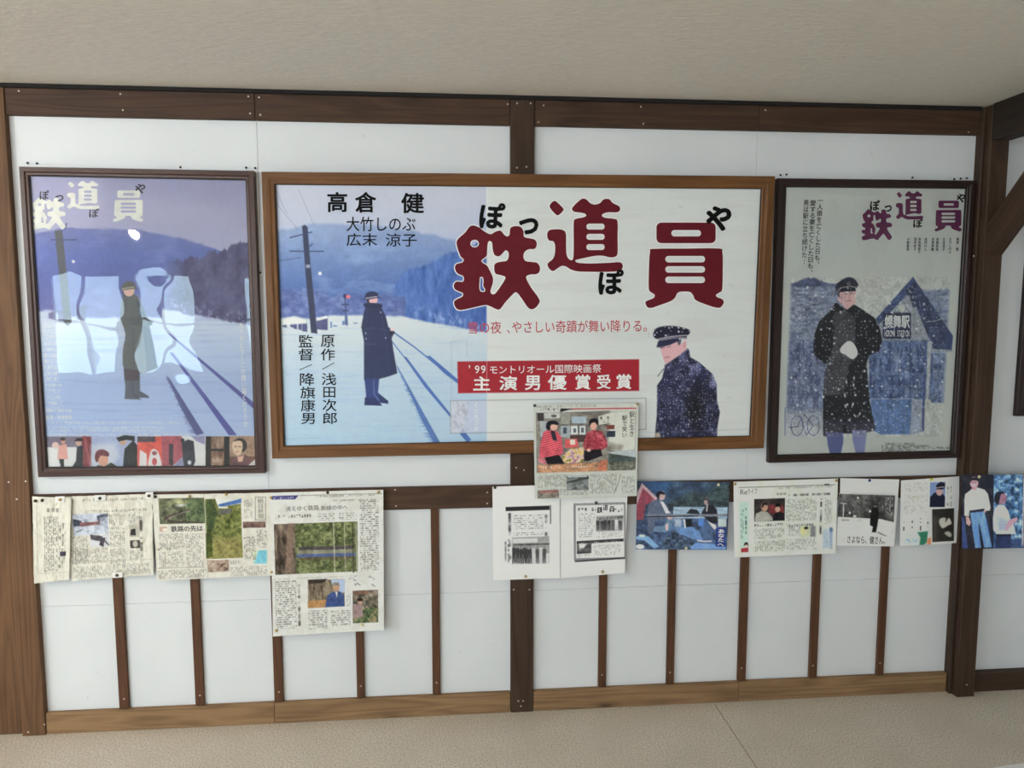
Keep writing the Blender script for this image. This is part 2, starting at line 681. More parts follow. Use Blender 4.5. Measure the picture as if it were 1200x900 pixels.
# ---------------------------------------------------------------- materials of the room
M = {}
_n = NT('white_wallboard', 0.55, 0.3)
_tc = _n.n('ShaderNodeTexCoord')
_a = _n.n('ShaderNodeTexNoise', i_Scale=3.0, i_Detail=4.0)
_n.l(_tc.outputs['Object'], _a.inputs['Vector'])
_col = _n.ramp(_a.outputs['Fac'], [(0.3, (0.705, 0.728, 0.755, 1)), (0.7, (0.755, 0.778, 0.805, 1))])
_m = _n.n('ShaderNodeMapping')
_m.inputs['Scale'].default_value = (60, 60, 38)
_n.l(_tc.outputs['Object'], _m.inputs['Vector'])
_s = _n.n('ShaderNodeTexNoise', i_Scale=1.0, i_Detail=2.0)
_n.l(_m.outputs['Vector'], _s.inputs['Vector'])
_sf = _n.ramp(_s.outputs['Fac'], [(0.735, (0, 0, 0, 1)), (0.775, (0.4, 0.4, 0.4, 1))])
_n.l(_n.mix(_sf, _col, (0.42, 0.40, 0.37, 1)), _n.b.inputs['Base Color'])
_n.bump(_s.outputs['Fac'], 0.05, 0.001)
M['wall'] = _n.m

_n = NT('ceiling_paper', 0.85, 0.15)
_tc = _n.n('ShaderNodeTexCoord')
_m = _n.n('ShaderNodeMapping')
_m.inputs['Scale'].default_value = (45, 130, 45)
_n.l(_tc.outputs['Object'], _m.inputs['Vector'])
_a = _n.n('ShaderNodeTexNoise', i_Scale=1.0, i_Detail=4.0)
_n.l(_m.outputs['Vector'], _a.inputs['Vector'])
_n.l(_n.ramp(_a.outputs['Fac'], [(0.3, (0.70, 0.665, 0.60, 1)), (0.75, (0.79, 0.75, 0.68, 1))]), _n.b.inputs['Base Color'])
_n.bump(_a.outputs['Fac'], 0.5, 0.003)
M['ceiling'] = _n.m

_n = NT('speckled_floor_vinyl', 0.6, 0.3)
_tc = _n.n('ShaderNodeTexCoord')
_a = _n.n('ShaderNodeTexNoise', i_Scale=190.0, i_Detail=3.0)
_b = _n.n('ShaderNodeTexNoise', i_Scale=5.0, i_Detail=4.0)
_c = _n.n('ShaderNodeTexNoise', i_Scale=90.0, i_Detail=2.0)
for _q in (_a, _b, _c):
    _n.l(_tc.outputs['Object'], _q.inputs['Vector'])
_c1 = _n.ramp(_a.outputs['Fac'], [(0.33, (0.36, 0.315, 0.255, 1)), (0.5, (0.64, 0.575, 0.485, 1)), (0.68, (0.76, 0.695, 0.605, 1))])
_c2 = _n.mix(_n.ramp(_b.outputs['Fac'], [(0.35, (0, 0, 0, 1)), (0.7, (0.45, 0.45, 0.45, 1))]), _c1, (0.52, 0.455, 0.37, 1))
_n.l(_n.mix(_n.ramp(_c.outputs['Fac'], [(0.7, (0, 0, 0, 1)), (0.78, (0.7, 0.7, 0.7, 1))]), _c2, (0.25, 0.19, 0.12, 1)), _n.b.inputs['Base Color'])
_n.bump(_a.outputs['Fac'], 0.35, 0.002)
M['floor'] = _n.m

M['beam'] = wood('dark_stained_beam', lin((46, 33, 26)), lin((80, 58, 45)), 0.7)
M['blackbeam'] = wood('blackened_beam', lin((30, 24, 21)), lin((50, 41, 35)), 0.4)  # cross beam wood, its colour darkened to stand in for shade
M['post'] = wood('brown_stained_post', lin((54, 38, 30)), lin((84, 61, 46)), 0.5)
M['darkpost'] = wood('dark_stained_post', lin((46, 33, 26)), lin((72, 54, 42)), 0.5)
M['leftpost'] = wood('warm_stained_post', lin((74, 51, 35)), lin((112, 82, 57)), 0.5)
M['batten'] = wood('stained_batten', lin((70, 45, 32)), lin((98, 66, 46)), 0.4)
M['rail'] = wood('weathered_skirting', lin((102, 77, 55)), lin((152, 121, 88)), 0.8)
M['oak'] = wood('oak_frame', lin((84, 54, 29)), lin((118, 80, 47)), 0.4, 0.45)
M['mahogany'] = plain('mahogany_frame', hexc((66, 42, 36)), 0.35, 0.35)
M['darkframe'] = plain('dark_brown_frame', hexc((44, 30, 28)), 0.38, 0.35)
M['liner'] = plain('black_frame_liner', hexc((24, 20, 20)), 0.4)
M['gap'] = plain('black_sealant', hexc((34, 32, 32)), 0.9)
M['screw'] = plain('steel_screw', (0.55, 0.52, 0.47), 0.45, 0.5, 0.5)
M['nail'] = plain('black_nail', (0.02, 0.02, 0.02), 0.5)
M['backing'] = plain('white_wooden_board', (0.7, 0.7, 0.68), 0.7)
M['paper'] = plain('white_paper', (0.84, 0.84, 0.83), 0.8)
M['brass'] = plain('brass_pin', (0.50, 0.37, 0.16), 0.35, 0.5, 0.7)
M['darkpin'] = plain('dark_pin', (0.06, 0.05, 0.035), 0.4, 0.5, 0.5)
M['bluepin'] = plain('blue_plastic_pin', (0.03, 0.05, 0.30), 0.3)
M['yellowpin'] = plain('yellow_plastic_pin', (0.62, 0.60, 0.08), 0.3)
M['creampin'] = plain('cream_plastic_pin', (0.72, 0.68, 0.42), 0.3)
M['white'] = plain('white_painted_wood', (0.75, 0.75, 0.72), 0.5)
M['snow'] = plain('snowy_ground', (0.75, 0.77, 0.80), 0.8)

# ---------------------------------------------------------------- the room
WY = 0.018          # face of the white wallboard; the timbers stand proud of it, at about y = 0
zc_strip = float(W(600, 116.5)[2])
ZC = float(W(600, 111.8)[2])


def structure(o, label, cat):
    return tag(o, label, cat, kind='structure')


structure(box('floor', (X0, Y0, -0.08), (X1, 0.12, 0.0), M['floor']), 'speckled beige vinyl floor below the poster wall', 'floor')
structure(box('ceiling', (X0, Y0, ZC), (X1, 0.12, ZC + 0.08), M['ceiling']), 'cream textured ceiling above the poster wall', 'ceiling')

# back wall of white boards with fine joints between them
bm = bmesh.new()
zj = float(W(900, 682.5, WY)[2])
zmid = float(W(598, 582)[2])
up_breaks = [X0, float(W(301.5, 165, WY)[0]), float(W(887, 175, WY)[0]), float(W(1165, 350, WY)[0]), X1]
lo_breaks = [X0, float(W(327, 790, WY)[0]), float(W(612, 790, WY)[0]), float(W(869, 780, WY)[0]), float(W(1128, 770, WY)[0]), X1]
panels = [(a, b, zmid, ZC + 0.02) for a, b in zip(up_breaks[:-1], up_breaks[1:])]
panels += [(a, b, zj, zmid) for a, b in zip(lo_breaks[:-1], lo_breaks[1:])]
panels += [(a, b, -0.02, zj) for a, b in zip(lo_breaks[:-1], lo_breaks[1:])]
for a, b, z0, z1 in panels:
    r = bmesh.ops.create_cube(bm, size=1.0)
    bmesh.ops.scale(bm, vec=(b - a - 0.0008, 0.03, z1 - z0 - 0.0008), verts=r['verts'])
    bmesh.ops.translate(bm, vec=((a + b) / 2, WY + 0.015, (z0 + z1) / 2), verts=r['verts'])
bmesh.ops.bevel(bm, geom=bm.edges[:], offset=0.0008, segments=1, affect='EDGES')
structure(obj_bm('wall_back', bm, M['wall']), 'white boarded wall behind the posters and clippings', 'wall')


def wall_with_holes(name, wl, holes, label):
    """A wall of boxes round its window openings, joined into one mesh."""
    bm = bmesh.new()
    a0, a1 = (X0, X1) if wl == 'rear' else (Y0, 0.12)
    cuts = sorted(holes)
    spans, cur = [], a0
    for (h0, h1, z0, z1) in cuts:
        spans.append((cur, h0, 0.0, ZC))
        spans += [(h0, h1, 0.0, z0), (h0, h1, z1, ZC)]
        cur = h1
    spans.append((cur, a1, 0.0, ZC))
    for (p, q, z0, z1) in spans:
        r = bmesh.ops.create_cube(bm, size=1.0)
        if wl == 'rear':
            s, t = (q - p, 0.1, z1 - z0), ((p + q) / 2, Y0 - 0.05, (z0 + z1) / 2)
        else:
            s, t = (0.1, q - p, z1 - z0), (X0 - 0.05, (p + q) / 2, (z0 + z1) / 2)
        bmesh.ops.scale(bm, vec=s, verts=r['verts'])
        bmesh.ops.translate(bm, vec=t, verts=r['verts'])
    return structure(obj_bm(name, bm, M['wall']), label, 'wall')


wall_with_holes('wall_rear', 'rear', [w[1:] for w in WINDOWS if w[0] == 'rear'], 'white wall with three windows facing the posters')
wall_with_holes('wall_left', 'left', [w[1:] for w in WINDOWS if w[0] == 'left'], 'white side wall with two tall windows')
structure(box('wall_right', (X1, Y0, 0), (X1 + 0.1, 0.12, ZC), M['wall']), 'white side wall without windows', 'wall')
structure(box('ground_outside', (-14, -18, -0.5), (8, -6.32, -0.4), M['snow']), 'pale ground outside the windows', 'ground')
for k, (wl, a0, a1, z0, z1) in enumerate(WINDOWS):
    bm = bmesh.new()
    am, zm = (a0 + a1) / 2, z0 + (z1 - z0) * 0.55
    bars = [(a0, a0 + 0.05, z0, z1), (a1 - 0.05, a1, z0, z1), (a0, a1, z0, z0 + 0.05), (a0, a1, z1 - 0.05, z1), (am - 0.02, am + 0.02, z0, z1), (a0, a1, zm - 0.015, zm + 0.015)]
    for (p, q, c0, c1) in bars:
        r = bmesh.ops.create_cube(bm, size=1.0)
        s, t = ((q - p, 0.05, c1 - c0), ((p + q) / 2, Y0 - 0.03, (c0 + c1) / 2)) if wl == 'rear' else ((0.05, q - p, c1 - c0), (X0 - 0.03, (p + q) / 2, (c0 + c1) / 2))
        bmesh.ops.scale(bm, vec=s, verts=r['verts'])
        bmesh.ops.translate(bm, vec=t, verts=r['verts'])
    w = obj_bm('window_%d' % (k + 1), bm, M['white'])
    structure(w, 'white %s window number %d along the %s wall' % ('sash' if wl == 'rear' else 'tall', k + 1, wl), 'window')

# ---- timbers (front faces given in photograph pixels on the plane y = 0)
NTRIM = [0]


def timber(px, yf, yb, mat, axis, label, cat, name=None, screws=(), bev=0.002):
    NTRIM[0] += 1
    o = prism(name or 'trim_%d' % NTRIM[0], [pxz(a, b, yf) for a, b in px], yf, yb, mat, axis, None, bev)
    structure(o, label, cat)
    for (sx, sy) in screws:
        p = W(sx, sy, yf)
        dome('screw', (p[0], yf, p[2]), 0.0031, 0.001, M['screw'], o, 8)
    return o


HX, VZ = (1, 0, 0), (0, 0, 1)
xz = lambda x, z: (x, z)


def upright(xa, xb, z0, z1, yf, yb, mat, label, cat, name=None, screws=()):
    NTRIM[0] += 1
    o = prism(name or 'trim_%d' % NTRIM[0], [(xa, z1), (xb, z1), (xb, z0), (xa, z0)], yf, yb, mat, VZ)
    structure(o, label, cat)
    for (sx, sy) in screws:
        p = W(sx, sy, yf)
        dome('screw', (p[0], yf, p[2]), 0.0031, 0.001, M['screw'], o, 8)
    return o


def along(xa, xb, z0, z1, yf, yb, mat, label, cat, name=None, screws=()):
    NTRIM[0] += 1
    o = prism(name or 'trim_%d' % NTRIM[0], [(xa, z1), (xb, z1), (xb, z0), (xa, z0)], yf, yb, mat, HX)
    structure(o, label, cat)
    for (sx, sy) in screws:
        p = W(sx, sy, yf)
        dome('screw', (p[0], yf, p[2]), 0.0031, 0.001, M['screw'], o, 8)
    return o


wx = lambda px, py, y=0.0: float(W(px, py, y)[0])
wz = lambda px, py, y=0.0: float(W(px, py, y)[2])

Z_TOP0 = wz(598, 146.7)                   # underside of the top beam
Z_TOP1 = zc_strip
Z_MID1, Z_MID0 = wz(598, 568.6), wz(598, 594.5)
Z_RAIL1 = wz(598, 811.5)
along(X0 + 0.01, wx(1150, 128), Z_TOP1, ZC, -0.006, WY, M['gap'], 'black strip where the ceiling meets the top beam', 'trim')
xa_post_c, xb_post_c = wx(598.2, 480), wx(625.5, 480)
x_lpost0, x_lpost1 = wx(27, 863), wx(54.5, 862)
YP = -0.042                                # front of the right-hand post
x_rpost0, x_rpost1 = wx(1121.5, 810, YP), wx(1142, 809, YP)

upright(x_lpost0, x_lpost1, 0, Z_TOP1, -0.004, 0.05, M['leftpost'], 'warm brown timber post at the left end of the wall', 'post', screws=[(19.5, 585), (30, 564), (10, 565), (52, 849), (33, 858)])
upright(wx(-330, 700, 0.03), x_lpost0 - 0.004, 0, ZC - 0.001, 0.012, 0.03 + 0.02, M['leftpost'], 'wide brown wooden panel left of the left post', 'panel')
x_b1, x_b2, x_b3 = wx(298.5, 120), wx(890, 135), wx(1152, 140)
along(x_lpost1 + 0.001, x_b1 - 0.001, Z_TOP0, Z_TOP1, 0, WY, M['beam'], 'dark stained top beam board above the left poster', 'beam', screws=[(22, 106.5), (141, 110), (144, 129), (291, 113), (293, 133)])
along(x_b1, xa_post_c - 0.001, Z_TOP0, Z_TOP1, 0, WY, M['beam'], 'dark stained top beam board above the left half of the wide sign', 'beam', screws=[(303.5, 114), (305, 134.5), (595, 122), (598, 126)][:3])
along(xb_post_c + 0.001, x_b2 - 0.001, Z_TOP0, Z_TOP1, 0, WY, M['beam'], 'dark stained top beam board above the right half of the wide sign', 'beam', screws=[(637, 123.5), (751, 125), (754, 145), (631, 143)])
along(x_b2, x_rpost0 - 0.002, Z_TOP0, Z_TOP1, 0, WY, M['beam'], 'dark stained top beam board above the right poster', 'beam', screws=[(897, 129), (1135, 155)])
z_sign_top, z_sign_bot = wz(612, 204), wz(612, 531)
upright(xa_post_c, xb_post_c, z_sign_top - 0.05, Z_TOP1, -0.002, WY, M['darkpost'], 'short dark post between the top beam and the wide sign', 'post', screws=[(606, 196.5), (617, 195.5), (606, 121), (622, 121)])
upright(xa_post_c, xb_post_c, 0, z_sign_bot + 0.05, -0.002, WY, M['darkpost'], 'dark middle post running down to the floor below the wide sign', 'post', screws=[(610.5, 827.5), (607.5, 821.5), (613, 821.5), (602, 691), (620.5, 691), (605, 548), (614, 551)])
along(x_lpost1 + 0.001, xa_post_c - 0.001, Z_MID0, Z_MID1, 0, WY, M['post'], 'brown middle rail left of the middle post', 'rail', screws=[(571, 577), (571, 590), (463, 574), (464, 593)])
x_rs0 = wx(1112, 700, 0)
along(xb_post_c + 0.001, x_rpost0 - 0.012, Z_MID0, Z_MID1, 0, WY, M['post'], 'brown middle rail right of the middle post', 'rail')
x_r1, x_r2 = wx(322, 835), wx(866, 808)
along(x_lpost1 + 0.001, x_r1 - 0.0008, 0, Z_RAIL1, 0, WY, M['rail'], 'weathered skirting board at the left end of the wall', 'skirting', name='baseboard_left')
along(x_r1, xa_post_c - 0.001, 0, Z_RAIL1, 0, WY, M['rail'], 'weathered skirting board left of the middle post', 'skirting', name='baseboard_centre_left')
along(xb_post_c + 0.001, x_r2 - 0.0008, 0, Z_RAIL1, 0, WY, M['rail'], 'weathered skirting board right of the middle post', 'skirting', name='baseboard_centre_right')
along(x_r2, x_rpost0 - 0.012, 0, Z_RAIL1, 0, WY, M['rail'], 'weathered skirting board ending at the right post', 'skirting', name='baseboard_right')
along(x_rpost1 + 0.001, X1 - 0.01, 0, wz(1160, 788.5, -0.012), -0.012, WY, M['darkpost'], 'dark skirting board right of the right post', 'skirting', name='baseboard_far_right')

BAT = [(139.7, 151.3, 831, 'first'), (229, 239.5, 827, 'second'), (321.5, 332.3, 823, 'third'), (418.3, 427.5, 816, 'fourth'), (507, 516.3, 812, 'fifth'),
       (701, 710.2, 803, 'sixth'), (780.8, 789.8, 800, 'seventh'), (864.3, 874, 795, 'eighth'), (948, 957.3, 792, 'ninth'), (1027, 1035.7, 789, 'tenth')]
for a, b, yb_, nm in BAT:
    upright(wx(a, yb_, 0.006), wx(b, yb_, 0.006), Z_RAIL1, Z_MID0, 0.006, WY, M['batten'], 'thin brown batten, %s from the left, above the skirting' % nm, 'batten', screws=[((a + b) / 2, yb_ - 12)])

# right-hand post with its bead, the cross beam running into the room and the knee brace
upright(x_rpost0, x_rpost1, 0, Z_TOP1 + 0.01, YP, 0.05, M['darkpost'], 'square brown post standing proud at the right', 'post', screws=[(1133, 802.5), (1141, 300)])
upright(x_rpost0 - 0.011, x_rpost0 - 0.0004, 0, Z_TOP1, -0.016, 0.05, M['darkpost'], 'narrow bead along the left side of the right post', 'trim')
zb = wz(1165, 164.5, YP)
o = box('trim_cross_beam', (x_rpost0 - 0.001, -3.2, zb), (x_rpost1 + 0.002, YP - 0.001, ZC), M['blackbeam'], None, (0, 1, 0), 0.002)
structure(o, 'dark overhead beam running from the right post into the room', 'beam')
z_br = wz(1163, 300, YP)
wbr = 0.078
bm = bmesh.new()
prof = [(YP, z_br), (YP, z_br + wbr * 1.35), (YP - (zb - z_br - wbr * 1.35), zb), (YP - (zb - z_br), zb)]
f = [bm.verts.new((x_rpost0 + 0.002, p[0], p[1])) for p in prof]
g = [bm.verts.new((x_rpost1 - 0.002, p[0], p[1])) for p in prof]
bm.faces.new(f)
bm.faces.new(g[::-1])
for i in range(4):
    bm.faces.new((f[(i + 1) % 4], f[i], g[i], g[(i + 1) % 4]))
bmesh.ops.recalc_face_normals(bm, faces=bm.faces[:])
bmesh.ops.bevel(bm, geom=bm.edges[:], offset=0.002, segments=1, affect='EDGES')
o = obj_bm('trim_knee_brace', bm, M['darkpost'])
grain_uv(o, (0, -0.7, 0.7))
structure(o, 'slanting brown knee brace between the right post and the overhead beam', 'brace')

# floor joint and the pendant lamps, two of them added for fill
pa, pb = WF(838, 826), WF(890, 905)
d = (pb - pa) / np.linalg.norm(pb - pa)
nrm = np.array([-d[1], d[0], 0]) * 0.0011
pb = pb + d * 1.2
obj_j = obj('trim_floor_joint', [pa - nrm + (0, 0, .0003), pa + nrm + (0, 0, .0003), pb + nrm + (0, 0, .0003), pb - nrm + (0, 0, .0003)], [(0, 1, 2, 3)], M['batten'])
structure(obj_j, 'thin dark joint line in the floor vinyl', 'joint')

def lathe(name, prof, mat, parent, c, seg=32):
    vs, fs = [], []
    for r, z in prof:
        for k in range(seg):
            a = 2 * math.pi * k / seg
            vs.append((c[0] + r * math.cos(a), c[1] + r * math.sin(a), c[2] + z))
    for j in range(len(prof) - 1):
        for k in range(seg):
            fs.append((j * seg + k, j * seg + (k + 1) % seg, (j + 1) * seg + (k + 1) % seg, (j + 1) * seg + k))
    return obj(name, vs, fs, mat, parent, True)


_n = NT('glowing_opal_globe', 0.4)
_n.b.inputs['Base Color'].default_value = (0.9, 0.9, 0.88, 1)
_n.b.inputs['Emission Color'].default_value = (*LAMP_COLOUR, 1)
_n.b.inputs['Emission Strength'].default_value = 60.0
GLOBE = _n.m
for (lx, ly, lz), lb in zip(LAMPS, ('round opal pendant lamp reflected in the blue poster', 'round opal pendant lamp behind the place the photo is taken from', 'round opal pendant lamp beside the windows of the side wall')):
    lamp = tag(empty('pendant_lamp', (lx, ly, ZC)), lb, 'lamp', 'pendant lamps of the room')
    lathe('ceiling_rose', [(0.001, 0), (0.05, 0), (0.045, -0.02), (0.001, -0.025)], M['white'], lamp, (lx, ly, ZC))
    lathe('cord', [(0.004, -0.02), (0.004, lz + 0.02 - ZC)], M['white'], lamp, (lx, ly, ZC), 8)
    r_ = 0.022
    lathe('globe', [(max(0.001, r_ * math.sin(math.pi * k / 14)), r_ * math.cos(math.pi * k / 14)) for k in range(15)], GLOBE, lamp, (lx, ly, lz), 24)
    pl = bpy.data.lights.new('lamp_light', 'POINT')
    pl.energy, pl.color, pl.shadow_soft_size = LAMP_WATTS, LAMP_COLOUR, 0.03
    po = bpy.data.objects.new('lamp_light', pl)
    po.location = (lx, ly, lz)
    COL.objects.link(po)
    po.parent = lamp
    po.matrix_parent_inverse = lamp.matrix_world.inverted()

# sheet of paper just entering the picture at the bottom right
p = WF(1163, 899.5)
q = WF(1215, 892.5)
sh = obj('paper_sheet', [p + (0, 0, .001), q + (0, 0, .001), q + (0.02, -0.2, .001), p + (0.02, -0.2, .001),
                         p, q, q + (0.02, -0.2, 0), p + (0.02, -0.2, 0)], [(0, 1, 2, 3), (4, 7, 6, 5), (0, 4, 5, 1), (1, 5, 6, 2), (2, 6, 7, 3), (3, 7, 4, 0)], M['paper'])
tag(sh, 'white sheet lying on the floor at the bottom right corner', 'paper')


# ---------------------------------------------------------------- title lettering, traced as rounded shapes (crop pixels of the wide sign)
def _sc(pts, k, ox, oy):
    return [(ox + x / k, oy + y / k) for x, y in pts]


def rrect(x0, y0, x1, y1, r, n=4):
    out = []
    for cx, cy, a in ((x1 - r, y0 + r, -90), (x1 - r, y1 - r, 0), (x0 + r, y1 - r, 90), (x0 + r, y0 + r, 180)):
        for k in range(n + 1):
            t = math.radians(a + 90 * k / n)
            out.append((cx + r * math.cos(t), cy + r * math.sin(t)))
    return out


_t1 = [(210, 235), (250, 250), (290, 280), (330, 297), (365, 278), (400, 272), (425, 300), (445, 312), (462, 300), (468, 255), (500, 240), (540, 245), (560, 275), (565, 315), (600, 325), (640, 335), (655, 365), (640, 400), (600, 402), (570, 420), (560, 455), (575, 485), (620, 492), (660, 500), (678, 540), (660, 575), (610, 580), (580, 595), (590, 630), (620, 680), (660, 735), (675, 770), (650, 810), (620, 825), (590, 810), (545, 745), (510, 705), (480, 725), (430, 780), (395, 825), (365, 822), (330, 805), (290, 795), (210, 812), (120, 830), (85, 815), (72, 775), (90, 755), (130, 735), (135, 712), (110, 700), (80, 685), (70, 655), (90, 630), (130, 632), (142, 615), (135, 590), (100, 575), (80, 545), (85, 510), (130, 495), (140, 475), (120, 455), (105, 420), (90, 365), (100, 330), (150, 285), (180, 245)]
_t1h = [[(325, 345), (310, 360), (305, 420), (300, 452), (266, 480), (276, 500), (302, 515), (320, 545), (345, 600), (345, 640), (330, 690), (335, 715), (360, 715), (395, 670), (430, 615), (430, 595), (400, 585), (365, 575), (355, 545), (360, 505), (400, 490), (440, 485), (455, 460), (455, 425), (435, 410), (415, 430), (390, 452), (360, 445), (345, 410), (340, 360)],
        [(217 + 30 * math.cos(a * math.pi / 5), 363 + 27 * math.sin(a * math.pi / 5)) for a in range(10)],
        [(255, 600), (275, 600), (280, 630), (278, 660), (292, 685), (285, 702), (258, 698), (250, 670), (252, 630)]]
_t2d = [(205, 72), (235, 90), (278, 135), (270, 160), (235, 190), (205, 172), (168, 125), (175, 95)]
_t2 = [(390, 85), (430, 55), (465, 60), (495, 90), (535, 102), (575, 90), (605, 60), (650, 58), (680, 90), (730, 115), (738, 145), (715, 165), (640, 165), (600, 178), (592, 195), (620, 210), (690, 218), (718, 240), (718, 370), (718, 500), (690, 528), (650, 530), (600, 518), (540, 518), (450, 535), (385, 550), (375, 560), (400, 575), (500, 580), (640, 575), (735, 570), (758, 590), (758, 615), (735, 640), (640, 648), (500, 648), (400, 645), (340, 630), (300, 605), (265, 600), (230, 620), (195, 642), (165, 625), (150, 595), (155, 575), (195, 540), (210, 490), (210, 430), (195, 400), (165, 395), (148, 370), (150, 325), (180, 305), (250, 303), (285, 315), (300, 345), (300, 430), (305, 510), (325, 545), (350, 552), (360, 520), (362, 400), (362, 250), (375, 220), (430, 208), (462, 195), (455, 178), (420, 168), (365, 160), (348, 135), (365, 110)]
_t3 = [(130, 420), (155, 400), (380, 398), (610, 397), (638, 420), (642, 520), (638, 680), (620, 705), (595, 722), (600, 738), (640, 755), (648, 780), (625, 812), (590, 812), (520, 790), (450, 760), (435, 730), (415, 705), (385, 700), (340, 702), (320, 715), (305, 745), (270, 770), (200, 795), (140, 815), (110, 808), (97, 775), (115, 762), (155, 745), (162, 722), (130, 700), (120, 670), (122, 540)]
TITLE = [  # outer loop, holes, box of the whole character in the wide sign
    (smooth_loop(_sc(_t1, 6, 520, 225), 3), [smooth_loop(_sc(h, 6, 520, 225), 3) for h in _t1h]),
    (smooth_loop(_sc(_t2d, 6.925, 620, 225), 3), []),
    (smooth_loop(_sc(_t2, 6.925, 620, 225), 3), [_sc(rrect(465, a, 612, a + 48, 22), 6.925, 620, 225) for a in (257, 340, 423)]),
    (_sc(rrect(175, 215, 592, 360, 34), 6, 740, 225), [_sc(rrect(280, 268, 488, 312, 21), 6, 740, 225)]),
    (smooth_loop(_sc(_t3, 6, 740, 225), 3), [_sc(rrect(238, a, 516, a + 45, 21), 6, 740, 225) for a in (450, 522, 595)]),
]
_TB = [(531, 263.5, 633, 363), (641.5, 232.5, 729.5, 318.5), (756, 260.5, 848.5, 361)]
_TI = [0, 1, 1, 2, 2]


def title(ink, boxes=None, border=None):
    last = None
    for (outer, holes), k in zip(TITLE, _TI):
        jn, last = k == last, k
        o, hs = np.array(outer), [np.array(h) for h in holes]
        if boxes is not None:
            a, b = _TB[k], boxes[k]
            f = lambda p: np.stack([b[0] + (p[:, 0] - a[0]) / (a[2] - a[0]) * (b[2] - b[0]), b[1] + (p[:, 1] - a[1]) / (a[3] - a[1]) * (b[3] - b[1])], 1)
            o, hs = f(o), [f(h) for h in hs]
        if border:
            for j, lp in enumerate([o] + hs):
                ink.outline(lp, border, jn or j > 0)
        else:
            ink.shape(o, hs, jn)
    return ink


# ---------------------------------------------------------------- frames
def frame(px_outer, px_inner, yf, yb, mats, parent, lip=0.35, name='frame_rail', uv=True):
    """Four mitred rails with a stepped moulding; each rail is a part."""
    o = [np.array(W(a, b, yf)) for a, b in px_outer]
    i = [np.array(W(a, b, yf)) for a, b in px_inner]
    mat, liner = mats
    out = []
    for k in range(4):
        k2 = (k + 1) % 4
        prof = [(0.0, yb), (0.0, yf + 0.003), (0.06, yf), (0.55, yf), (0.72, yf + 0.003), (0.93, yf + 0.0035), (1.0, yf + 0.006), (1.0, yb)]
        vs = []
        for c in (k, k2):
            for t, y in prof:
                p = o[c] * (1 - t) + i[c] * t
                vs.append((p[0], y, p[2]))
        n = len(prof)
        fs = [(j, j + 1, n + j + 1, n + j) for j in range(n - 1)] + [(n - 1, 0, n, 2 * n - 1), tuple(range(n))[::-1], tuple(range(n, 2 * n))]
        r = obj(name, vs, fs, mat, parent)
        bmf = bmesh.new()
        bmf.from_mesh(r.data)
        bmesh.ops.recalc_face_normals(bmf, faces=bmf.faces[:])
        bmf.to_mesh(r.data)
        bmf.free()
        if uv:
            grain_uv(r, HX if k % 2 == 0 else VZ)
        out.append(r)
    if liner is not None:      # dark slip round the picture
        c = sum(i) / 4
        ii = [p + (c - p) / np.linalg.norm(c - p) * 0.003 for p in i]
        vs = [(p[0], yf + 0.007, p[2]) for p in i] + [(p[0], yf + 0.0075, p[2]) for p in ii] + [(p[0], yf + 0.012, p[2]) for p in ii]
        fs = []
        for k in range(4):
            k2 = (k + 1) % 4
            fs += [(k, k2, 4 + k2, 4 + k), (4 + k, 4 + k2, 8 + k2, 8 + k)]
        obj('slip', vs, fs, liner, parent)
    return out


def board(name, px, yf, yb, mat, parent):
    return prism(name, [pxz(a, b, yf) for a, b in px], yf, yb, mat, None, parent, 0)


def glazing(parent, px, y, wav, name='glazing', strength=1.0, seed=3):
    """A thin clear acrylic sheet, slightly buckled."""
    n = NT('clear_acrylic_' + str(seed))
    out = n.t.nodes['Material Output']
    tr, gl, mx = n.n('ShaderNodeBsdfTransparent'), n.n('ShaderNodeBsdfGlossy'), n.n('ShaderNodeMixShader')
    gl.inputs['Roughness'].default_value = 0.015
    fr = n.n('ShaderNodeFresnel', i_IOR=1.49)
    mm = n.n('ShaderNodeMath', operation='MULTIPLY')
    mm.inputs[1].default_value = strength
    n.l(fr.outputs[0], mm.inputs[0])
    n.l(mm.outputs[0], mx.inputs[0])
    n.l(tr.outputs[0], mx.inputs[1])
    n.l(gl.outputs[0], mx.inputs[2])
    n.l(mx.outputs[0], out.inputs['Surface'])
    c = [np.array(W(a, b, y)) for a, b in px]
    nx, ny = 70, 90
    S, T = np.meshgrid(np.linspace(0, 1, nx), np.linspace(0, 1, ny))
    p = c[0] * ((1 - S) * (1 - T))[..., None] + c[1] * (S * (1 - T))[..., None] + c[2] * (S * T)[..., None] + c[3] * ((1 - S) * T)[..., None]
    p[..., 1] -= wav * (fbm(S * 3.0, T * 4.5, seed, 3) - 0.5) * np.minimum(1, 6 * np.minimum(np.minimum(S, 1 - S), np.minimum(T, 1 - T)))
    idx = np.arange(nx * ny).reshape(ny, nx)
    f = np.stack([idx[:-1, :-1], idx[1:, :-1], idx[1:, 1:], idx[:-1, 1:]], -1).reshape(-1, 4)
    return obj(name, p.reshape(-1, 3), [tuple(map(int, q)) for q in f], n.m, parent, True)


def root_at(name, px, py, y, label, cat, group=None):
    return tag(empty(name, tuple(W(px, py, y))), label, cat, group)


MP = {'matte': ink_material('matte_print', 0.75, 0.2), 'satin': ink_material('satin_print', 0.5, 0.35), 'gloss': ink_material('glossy_photo_print', 0.28, 0.45), 'news': ink_material('newsprint', 0.9, 0.1)}
_ic = {}


